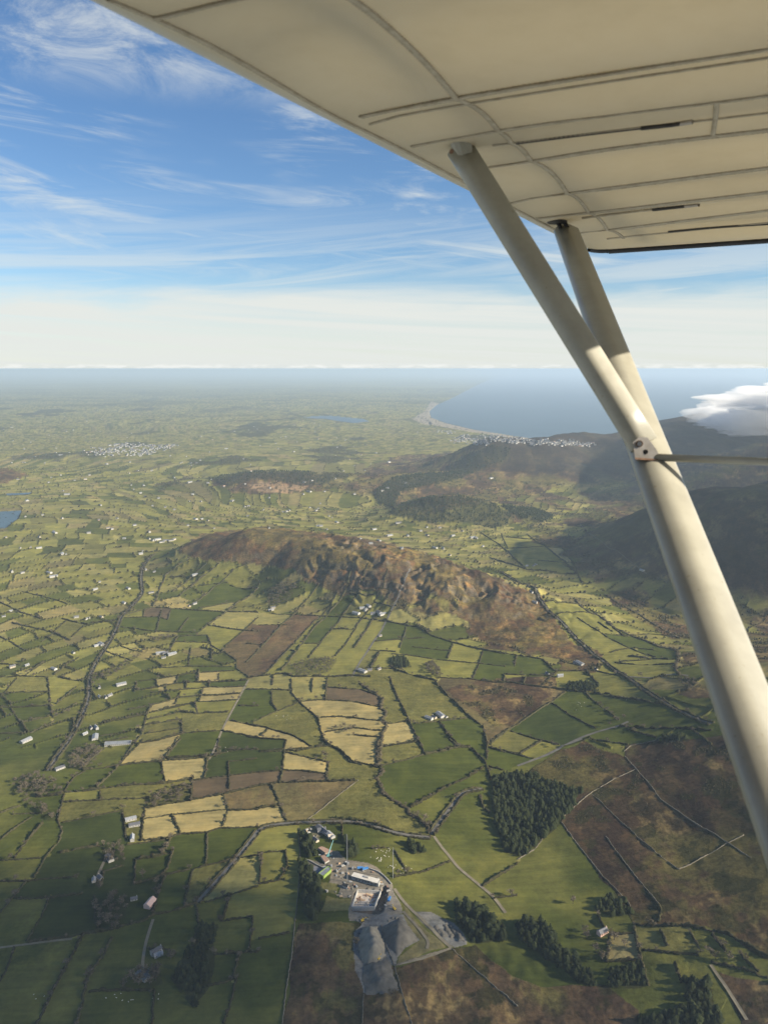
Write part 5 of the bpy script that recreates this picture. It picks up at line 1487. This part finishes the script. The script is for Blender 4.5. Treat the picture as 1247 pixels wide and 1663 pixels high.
# sheep
sh = MB()
sh.tube((-.55, 0, .62), (0, 0, .68), .20, .33, 8).tube((0, 0, .68), (.5, 0, .66), .33, .24, 8).tube((.45, 0, .72), (.78, 0, .88), .15, .11, 6).tube((.74, 0, .9), (.98, 0, .8), .11, .06, 6)
for x in (-.4, .4):
    for s in (-.15, .15): sh.tube((x, s, .5), (x+.02, s, 0), .06, .045, 5)
sme = sh.build('sheep', M_WOOL, link=False, smooth=True).data
bpy.data.objects.remove([o for o in bpy.data.objects if o.type == 'MESH' and o.data is sme][0])
for c, txt, n, sp, wh in (('2', '560,580 590,590 610,560 640,610 660,620 690,645 700,630 575,540 630,540', 6, 5.0, 'in the sheep field beyond the building site'), ('6', '430,800 445,790 620,760', 3, 5.0, 'on the bright green slope left of the straight road'),
                          ('1', '560,1240 625,1265 510,1250 760,1245 190,1240', 3, 7.0, 'in the dim fields at the lower left'), ('5', '165,925 190,940', 4, 5.0, 'in the olive field left of the stream'), ('4', '1100,1090 700,560', 4, 6, 'in the hedged fields on the left')):
    for px, py in P(c, txt):
        for _ in range(n):
            g = ground_at(px+rng.normal(0, sp), py+rng.normal(0, sp*.6)); o = bpy.data.objects.new('sheep', sme); COL.objects.link(o); o.location = (*g, gz(*g)); o.rotation_euler = (0, 0, rng.random()*6.3); o.scale = (1.05,)*3
            tag(o, 'white sheep grazing '+wh, 'sheep', 'sheep '+wh)
for k in list(bpy.data.objects):
    if not k.users_collection: bpy.data.objects.remove(k)
# ------------------------------------------------------------------ the aircraft overhead
HW = 0.60
def wing_xy(px, py): q = at(px, py, CAMH+HW) if False else None; d = ray(px, py); t = HW/d[2]; return np.array((d[0]*t, d[1]*t))
WO = wing_xy(150, 0); ES = np.array((.486, .874)); EC = np.array((.888, -.460)); WM = np.linalg.inv(np.stack([ES, EC], 1))
def sc(px, py): return WM @ (wing_xy(px, py)-WO)          # span and chord position of a point on the underside
S_TIP = sc(955, 407)[0]+.02; S_ROOT = -1.55; CHORD = 1.76
RIBS = [sc(*p)[0] for p in ((250, 30), (740, 160), (812, 212), (835, 231), (862, 262), (925, 314), (960, 346), (994, 373))]
C0 = -.040
def zlow(c):
    return .020*np.clip(1-(c-C0)/.11, 0, 1)**2+np.clip((c-1.1)/.52, 0, 1)**2*.035
def ztop(c):
    t = np.clip((c-C0)/(CHORD-C0), 0, 1); return .075+.135*(np.sqrt(t)*1.25*(1-t)**.9*1.35)-.035*t
def sag(s, c):
    b = np.array([S_ROOT]+sorted(RIBS)+[S_TIP]); k = np.clip(np.searchsorted(b, s)-1, 0, len(b)-2); t = (s-b[k])/(b[k+1]-b[k]); w_ = b[k+1]-b[k]
    return np.sin(np.pi*np.clip(t, 0, 1))**.8*np.minimum(.024, .045*w_)*np.clip((c-.03)/.12, 0, 1)*np.clip((1.74-c)/.3, 0, 1)
def wpos(s, c, dz=0.0, lower=True):
    s = np.asarray(s, float); c = np.asarray(c, float)
    z = (zlow(c)+sag(s, c)) if lower else ztop(c)
    return np.stack([WO[0]+ES[0]*s+EC[0]*c, WO[1]+ES[1]*s+EC[1]*c, CAMH+HW+z+dz], -1)
m_fab, nt, b = material('wing_fabric')
tc = nt.nodes.new('ShaderNodeTexCoord')
st = noise_tex(nt, tc.outputs['Object'], 2.2, 6, 0.65, 0.3); st2 = noise_tex(nt, tc.outputs['Object'], 14, 5, 0.7)
f = math_n(nt, 'ADD', math_n(nt, 'MULTIPLY', st, .7), math_n(nt, 'MULTIPLY', st2, .3))
fc = ramp(nt, f, [(.25, (.58, .53, .41)), (.5, (.66, .61, .485)), (.75, (.70, .655, .535))])
nt.links.new(fc, b.inputs['Base Color']); b.inputs['Roughness'].default_value = .30; b.inputs['Specular IOR Level'].default_value = .62
mp = nt.nodes.new('ShaderNodeMapping'); mp.inputs['Rotation'].default_value = (0, 0, -math.atan2(ES[1], ES[0])); nt.links.new(tc.outputs['Object'], mp.inputs[0])
wv = nt.nodes.new('ShaderNodeTexWave'); wv.inputs['Scale'].default_value = 38; wv.inputs['Distortion'].default_value = .6; wv.inputs['Detail'].default_value = 2; nt.links.new(mp.outputs[0], wv.inputs['Vector'])
bp = nt.nodes.new('ShaderNodeBump'); bp.inputs['Distance'].default_value = .0012; bp.inputs['Strength'].default_value = .35; nt.links.new(wv.outputs['Fac'], bp.inputs['Height']); nt.links.new(bp.outputs[0], b.inputs['Normal'])
tr = nt.nodes.new('ShaderNodeBsdfTranslucent'); nt.links.new(mixcol(nt, 1.0, fc, (1.0, .95, .84, 1), 'MULTIPLY'), tr.inputs['Color'])
mx = nt.nodes.new('ShaderNodeMixShader'); mx.inputs[0].default_value = .48; nt.links.new(b.outputs[0], mx.inputs[1]); nt.links.new(tr.outputs[0], mx.inputs[2]); nt.links.new(mx.outputs[0], nt.nodes['Material Output'].inputs['Surface'])
M_TAPE = speckled('seam_tape', (.27, .23, .165, 1), (.40, .35, .265, 1), 40, 0.7, 0.0, 0.2)
M_SLIT = speckled('zip_slit', (.02, .02, .02, 1), (.06, .055, .05, 1), 30, 0.5)
M_TRIM = speckled('black_edge_trim', (.012, .012, .014, 1), (.025, .025, .027, 1), 20, 0.4)
m_paint, nt, b = material('strut_paint')
tc = nt.nodes.new('ShaderNodeTexCoord'); f = noise_tex(nt, tc.outputs['Object'], 9, 8, .68)
nt.links.new(ramp(nt, f, [(.3, (.262, .250, .205)), (.6, (.325, .312, .258))]), b.inputs['Base Color']); b.inputs['Roughness'].default_value = .34; b.inputs['Coat Weight'].default_value = .10; b.inputs['Coat Roughness'].default_value = .28
nt.links.new(math_n(nt, 'ADD', math_n(nt, 'MULTIPLY', f, .25), .24), b.inputs['Roughness'])
sp_ = ramp(nt, noise_tex(nt, tc.outputs['Object'], 85, 4, .6), [(.66, (1, 1, 1)), (.74, (.72, .67, .58))]); src_ = b.inputs['Base Color'].links[0].from_socket; nt.links.new(mixcol(nt, 1.0, src_, sp_, 'MULTIPLY'), b.inputs['Base Color'])
M_PLATE = speckled('bare_bracket', (.26, .23, .19, 1), (.42, .38, .33, 1), 30, 0.35, 0.0, 0.5, 0.5)
M_RUSTY = speckled('rusty_bolt', (.10, .045, .025, 1), (.28, .18, .12, 1), 90, 0.6, 0, .4, .3)

plane = empty('light_aircraft', (*WO, CAMH+HW)); tag(plane, 'cream fabric-covered wing of a light aircraft overhead with its V of lift struts', 'aircraft')
def on_plane(o): o.parent = plane; o.matrix_parent_inverse = Matrix.Translation(-plane.location); return o
ss = np.concatenate([np.linspace(S_ROOT, 0, 26)[:-1], np.linspace(0, S_TIP, 110)])
tp = np.concatenate([np.linspace(C0, .16, 16)[:-1], np.linspace(.17, 1.72, 64), [1.755]])
cl = tp; ct = np.concatenate([np.linspace(1.755, .2, 28), np.linspace(.17, C0, 14)])
def tipcut(s, c):   # rounded outline at the tip corner
    r = .10; d = S_TIP-s; lim = np.where(d < r, C0/.8+r-np.sqrt(np.maximum(r*r-(r-d)**2, 0)), C0/.8); return np.maximum(c, lim*.8)
Vl = []
for s in ss:
    c1 = tipcut(s, cl); c2 = tipcut(s, ct); pin = np.clip((S_TIP-s)/.05, 0, 1)**.5
    a = wpos(np.full(len(c1), s), c1); d = wpos(np.full(len(c2), s), c2, lower=False); zm = CAMH+HW+.012
    nose = wpos(np.full(1, s), np.array([c1[0]-.012]), .028)
    d[:, 2] = zm+(d[:, 2]-zm)*(.15+.85*pin); Vl.append(np.concatenate([a, d, nose]))
Vl = np.array(Vl); n, m = Vl.shape[:2]; I = np.arange(n*m).reshape(n, m); J = np.roll(I, -1, 1)
Q = np.stack([I[:-1], J[:-1], J[1:], I[1:]], -1).reshape(-1, 4)
wing = on_plane(fast_mesh('wing_skin', Vl.reshape(-1, 3), Q, [m_fab]))
# frame inside the fabric: ribs and two spars
for s_ in RIBS+[.3, -.4, -.9]:
    c = np.linspace(.0, 1.5, 16); lo_ = wpos(np.full(16, s_), c, .006); hi_ = wpos(np.full(16, s_), c, -.006, lower=False); V = []
    for a, b_ in zip(lo_, hi_):
        for e in (-.0015, .0015): V += [(a[0]+ES[0]*e, a[1]+ES[1]*e, a[2]), (b_[0]+ES[0]*e, b_[1]+ES[1]*e, b_[2])]
    F = []
    for k in range(15):
        i = k*4; F += [(i, i+4, i+5, i+1), (i+2, i+3, i+7, i+6), (i, i+2, i+6, i+4), (i+1, i+5, i+7, i+3)]
    o = new_mesh_obj('rib', V, F, [M_PLATE]); o.parent = wing
for c, r_ in ((.02, .022), (.30, .034), (1.12, .026)):
    o = MB().tube(wpos(S_ROOT+.05, c, .0)+np.array((0, 0, r_+.03)), wpos(S_TIP-.06, c, .0)+np.array((0, 0, r_+.03)), r_, n=12).build('spar', M_PLATE, smooth=True); o.parent = wing
# cabin side behind the viewpoint
def fs(s, c, z): return (WO[0]+ES[0]*s+EC[0]*c, WO[1]+ES[1]*s+EC[1]*c, CAMH+z)
V = []
for s_, zt in ((-1.36, .0), (-2.6, .0)):
    for c, z in ((-1.1, -.55), (-.9, -.1), (-.2, .3), (.3, .56), (2.3, .56), (3.6, .30), (5.2, .10), (5.2, -.25), (3.6, -1.1), (2.2, -1.75), (-.3, -1.75)): V.append(fs(s_, c, z))
nf = 11; F = [tuple(range(nf)), tuple(range(2*nf-1, nf-1, -1))]+[(i, nf+i, nf+(i+1) % nf, (i+1) % nf) for i in range(nf)]
fus = on_plane(new_mesh_obj('fuselage', V, F, [speckled('dark_blue_paint', (.018, .024, .045, 1), (.026, .034, .06, 1), 3, .3, 0, .5)]))  # coat made dark so little light bounces onto the struts
V = [fs(-1.352, c, z) for c, z in ((-.15, .28), (.35, .53), (2.1, .53), (2.4, .1), (2.0, -.85), (.1, -.85), (-.5, -.1))]; V += [fs(-1.366, c, z) for c, z in ((-.15, .28), (.35, .53), (2.1, .53), (2.4, .1), (2.0, -.85), (.1, -.85), (-.5, -.1))]
o = new_mesh_obj('cabin_opening', V, [tuple(range(7)), tuple(range(13, 6, -1))]+[(i, 7+i, 7+(i+1) % 7, (i+1) % 7) for i in range(7)], [M_TRIM]); o.parent = fus
# tapes, sewn on with pinked edges
def tape(name, pts, width, mat, lift=.004, pink=True, parent=None):
    l = np.array([sc(*p) for p in pts]) if len(pts[0]) == 2 and max(abs(pts[0][0]), abs(pts[0][1])) > 20 else np.array(pts)
    for _ in range(2): l = smooth_line(l, 1)
    q = resample(l, .006); q[:, 1] = np.maximum(q[:, 1], -.03); t = np.gradient(q, axis=0); t /= np.linalg.norm(t, axis=1)[:, None]; nn = np.stack([-t[:, 1], t[:, 0]], 1)
    k = np.arange(len(q)); hw_ = width*.39*(1+(.16*((k % 2)*2-1) if pink else 0)); hw_ = np.full(len(q), hw_) if np.isscalar(hw_) else hw_
    A, B = q+nn*hw_[:, None], q-nn*hw_[:, None]
    a, b_ = wpos(A[:, 0], A[:, 1], -lift), wpos(B[:, 0], B[:, 1], -lift); a2, b2 = wpos(A[:, 0], A[:, 1], .001), wpos(B[:, 0], B[:, 1], .001)
    V = np.stack([a, b_, b2, a2], 1).reshape(-1, 3); n = len(q); I = np.arange(n*4).reshape(n, 4); J = np.roll(I, -1, 1)
    Q = np.stack([I[:-1], J[:-1], J[1:], I[1:]], -1).reshape(-1, 4)
    o = fast_mesh(name, V, Q, [mat], smooth=False); o.parent = wing; return o
tape('seam_tape', [(175, 2), (250, 30), (330, 68), (440, 130), (540, 190), (620, 226), (690, 262), (760, 300), (830, 337), (900, 373)], .013, M_TAPE)
tape('seam_tape', [(540, -12), (575, 16), (640, 75), (690, 117), (740, 160), (800, 203), (862, 262), (925, 318), (985, 374), (1012, 394)], .017, M_TAPE)
for pts, wd in (([(585, 190), (740, 160), (1000, 118), (1290, 78)], .022), ([(600, 203), (740, 177), (1000, 137), (1290, 96)], .010), ([(668, 238), (824, 209), (1000, 186), (1166, 169), (1290, 152)], .016),
                ([(800, 236), (840, 231), (1000, 213), (1160, 198), (1290, 183)], .012), ([(790, 274), (862, 262), (1000, 241), (1290, 207)], .022), ([(828, 331), (925, 314), (1000, 305), (1290, 271)], .026),
                ([(870, 355), (960, 346), (1100, 331), (1290, 311)], .030), ([(930, 381), (994, 373), (1100, 362), (1290, 342)], .028), ([(985, 395), (1060, 388), (1290, 366)], .024), ([(250, 30), (330, 12), (420, -8)], .012)):
    tape('seam_tape', pts, wd, M_TAPE)
tape('pocket_tape', [(1163, 168), (1161, 195), (1157, 221)], .014, M_TAPE)
tape('zip_slit', [(838, 231), (960, 217), (1103, 203)], .006, M_SLIT, .007, False); tape('zip_slit', [(1040, 209), (1085, 205), (1104, 202)], .014, M_SLIT, .009, False); tape('zip_tab', [(1104, 201.5), (1124, 198)], .012, M_PLATE, .01, False)
tape('zip_slit', [(945, 360), (1021, 349), (1108, 337)], .014, M_TAPE, .008, False); tape('zip_slit', [(1060, 344), (1090, 340), (1112, 337)], .032, M_SLIT, .010, False); tape('zip_tab', [(1112, 336.5), (1134, 334)], .035, M_PLATE, .01, False)
tape('zip_slit', [(1084, 384), (1157, 377), (1290, 369)], .016, M_SLIT, .008, False)
# black trim round the tip and trailing edge
l = [wpos(S_TIP-.0, c)-np.array((0, 0, .006)) for c in np.linspace(.10, 1.74, 30)]
k0 = [wpos(S_TIP-.10+.10*math.sin(a), .10-.10*math.cos(a)+.0)-np.array((0, 0, .002)) for a in np.linspace(.5, 1.5, 6)]
l = k0+l; mb = MB()
for a, c in zip(l[:-1], l[1:]): mb.tube(a, c, .014, n=6, caps=False)
o = on_plane(mb.build('tip_trim', M_TRIM, smooth=True))
# lift struts: streamlined tubes
def strut(name, p0, p1, chord, thick, cdir, bow=0.0, n=24, taper1=1.0):
    p0, p1 = Vector(p0), Vector(p1); ax = (p1-p0).normalized(); c = Vector((*cdir, 0)); c = (c-ax*c.dot(ax)).normalized(); t = ax.cross(c); V = []
    for i, e in enumerate(np.linspace(0, 1, 12)):
        o_ = p0.lerp(p1, e); k = 1+(taper1-1)*e
        for j in range(n):
            a = 2*math.pi*j/n; x = math.cos(a); V.append(o_+c*(chord/2*k*x)+t*(thick/2*k*math.sin(a)*(1.08-.62*max(0, x))))
    F = [(i*n+j, i*n+(j+1) % n, (i+1)*n+(j+1) % n, (i+1)*n+j) for i in range(11) for j in range(n)]+[tuple(range(n-1, -1, -1)), tuple(range(11*n, 12*n))]
    o = new_mesh_obj(name, V, F, [m_paint]); o.data.polygons.foreach_set('use_smooth', [True]*(11*n)+[False]*2); return on_plane(o)
def on_px(px, py, dep): return cam_pt(px, py, dep)
DA0, DA1 = 3.28, 1.06
def adepth(y): # depth of the long strut's axis at an image row
    return 3.28*43.0/(43+.079*(y-378))
def acx(y): return (899+.336*(y-378)+942+.415*(y-378))/2
a0 = on_px(acx(374)+0, 374, adepth(374)); a1 = on_px(acx(1560), 1560, adepth(1560)); a1 = a0+(a1-a0)*1.62
stA = strut('lift_strut', a0, a1, .1055, .054, (.97, -.24))
def bcx(y): return 745+.6265*(y-240)+.5
b0 = on_px(745.5, 240, 2.135); b1 = on_px(1045, 722, 1.965)
stB = strut('lift_strut', b0, b1, .0745, .044, (.97, -.24))
for o in (stA, stB): tag(o)
# fittings at the wing
hole = on_plane(MB().tube(wpos(*sc(903, 363), -.004), wpos(*sc(903, 363), .002), .045, n=16).build('access_hole_shade', M_SLIT)); hole.scale = (1, 1, 1)  # black disc drawn in for the shade inside the hole
top = Vector(wpos(*sc(905, 364))); fk = MB()
dirA = (a1-a0).normalized(); side = Vector((.888, -.46, 0))
for s in (-.016, .012): fk.tube(top+side*s+Vector((0, 0, .03)), a0+side*s+dirA*.05, .009, n=8)
on_plane(fk.build('strut_fork', M_TRIM)); on_plane(MB().tube(a0+dirA*.02-side*.03, a0+dirA*.02+side*.03, .012, n=10).build('fork_bolt', M_TRIM))
tb = Vector(wpos(*sc(745, 238))); on_plane(MB().tube(tb+Vector((0, 0, .02)), b0+(b1-b0).normalized()*.03, .03, .026, 12).build('strut_socket', m_paint)); on_plane(MB().tube(on_px(733, 246, 2.08), on_px(733, 246, 2.06), .006, n=10).build('socket_bolt', M_RUSTY))
# bracket, bolt and jury strut
pl = P('m', '500,402 535,372 580,376 628,440 658,500 512,490'); dp = 1.905
f_ = [on_px(x, y, dp) for x, y in pl]; bk = [on_px(x, y, dp+.012) for x, y in pl]; k = len(pl)
br = on_plane(new_mesh_obj('bracket', f_+bk, [tuple(range(k-1, -1, -1)), tuple(range(k, 2*k))]+[(i, (i+1) % k, k+(i+1) % k, k+i) for i in range(k)], [M_PLATE]))
lip = P('m', '512,486 658,496 655,504 512,496'); fl = [on_px(x, y, dp-.002) for x, y in lip]+[on_px(x, y, dp+.04) for x, y in lip]
on_plane(new_mesh_obj('bracket_lip', fl, [(3, 2, 1, 0), (4, 5, 6, 7), (0, 1, 5, 4), (1, 2, 6, 5), (2, 3, 7, 6), (3, 0, 4, 7)], [M_RUSTY]))
(bx, by), = P('m', '537,410'); on_plane(MB().tube(on_px(bx, by, dp-.004), on_px(bx, by, dp+.002), .0082, n=20).build('washer', M_RUSTY)); on_plane(MB().tube(on_px(bx, by, dp-.012), on_px(bx, by, dp), .0058, n=12).build('bolt', M_STEEL))
(bx, by), = P('m', '570,455'); on_plane(MB().tube(on_px(bx, by, dp-.002), on_px(bx, by, dp+.002), .006, n=14).build('bracket_hole_shade', M_SLIT))  # dark disc on the plate in place of a shaded hole
on_plane(MB().tube(on_px(1060, 742.5, 1.915), on_px(1900, 776, 1.46), .0092, n=16).build('jury_strut', m_paint, smooth=True))

# ------------------------------------------------------------------ cloud lying on the mountains, and clouds added for their shade
from mathutils import noise as mnoise
m_cl = bpy.data.materials.new('cloud_vapour'); m_cl.use_nodes = True; nt = m_cl.node_tree; nt.nodes.remove(nt.nodes['Principled BSDF'])
v = nt.nodes.new('ShaderNodeVolumePrincipled'); v.inputs['Density'].default_value = .010; v.inputs['Color'].default_value = (.97, .97, .97, 1); v.inputs['Anisotropy'].default_value = .1
nt.links.new(v.outputs[0], nt.nodes['Material Output'].inputs['Volume'])
def cloud_mesh(name, text, c, r, seed, sub=5, amp=.45, rz=0.0):
    bm = bmesh.new(); bmesh.ops.create_icosphere(bm, subdivisions=sub, radius=1.0)
    for q in bm.verts:
        p = q.co.copy(); o_ = Vector((seed, seed*.7, 0)); d = .82+amp*.8*mnoise.fractal(p*1.3+o_, 1.0, 2.0, 3)+.34*abs(mnoise.noise(p*2.6+o_))+.20*abs(mnoise.noise(p*5.5+o_))+.11*abs(mnoise.noise(p*11+o_))+.06*abs(mnoise.noise(p*22+o_))
        q.co = p*d
        if q.co.z < 0: q.co.z *= .45
    me = bpy.data.meshes.new(name); bm.to_mesh(me); bm.free(); me.materials.append(m_cl); o = bpy.data.objects.new(name, me); COL.objects.link(o); o.location = c; o.scale = r; o.rotation_euler = (0, 0, rz); lab(o, text, 'cloud', 'low clouds on the mountains', *topx(c[0], c[1])); return o
def on_sight(px, py, dist):
    d = ray(px, py); t = dist/d[1]; return (d[0]*t, d[1]*t, CAMH+d[2]*t)
cloud_mesh('cloud', 'white cloud cap spilling over the mountain top', on_sight(1290, 686, 5150), (560, 420, 190), 3.3, 7, .55)
cloud_mesh('cloud', 'rounded white billow at the front of the cloud cap', on_sight(1228, 690, 4900), (220, 200, 135), 5.9, 7, .6)
cloud_mesh('cloud', 'ragged white wisp at the left end of the cloud cap', on_sight(1176, 690, 4950), (140, 160, 72), 8.1, 6, .7)
cloud_mesh('cloud', 'small white puff on the upper edge of the cloud cap', on_sight(1242, 664, 4900), (120, 120, 62), 15.2, 6, .6)
cloud_mesh('cloud', 'torn white shred below the cloud cap', on_sight(1200, 704, 4800), (130, 90, 30), 17.7, 5, .7)
cloud_mesh('cloud', 'low cloud added beyond the right edge to shade the far mountain', (2420, 4180, 470), (560, 900, 110), 12.7, 5)  # added so its shadow falls on the far mountain front
cloud_mesh('cloud', 'low cloud added beyond the right edge to shade the near mountain', (1860, 2330, 480), (400, 620, 100), 21.4, 5)  # unseen, added so its shadow covers the near hill and valley
def shade_cloud(text, over, h, r, seed):      # an unseen thin cloud added up the sun's line to shade the ground
    k = h/TO_SUN.z; c = (over[0]+TO_SUN.x*k, over[1]+TO_SUN.y*k, h)
    o = cloud_mesh('cloud', text, c, r, seed, 4, .3); o.data.materials[0] = m_shade_cl
m_shade_cl = m_cl.copy(); m_shade_cl.name = 'shade_cloud_vapour'; m_shade_cl.node_tree.nodes['Principled Volume'].inputs['Density'].default_value = .0038
shade_cloud('unseen thin cloud added to shade the lower left fields', (-400, 740), 1700, (460, 240, 120), 31.0)
shade_cloud('second unseen thin cloud added to soften the lower left shade', (-300, 720), 1760, (560, 170, 110), 44.0)
settle_labels()
haze_box(4.7e-5)
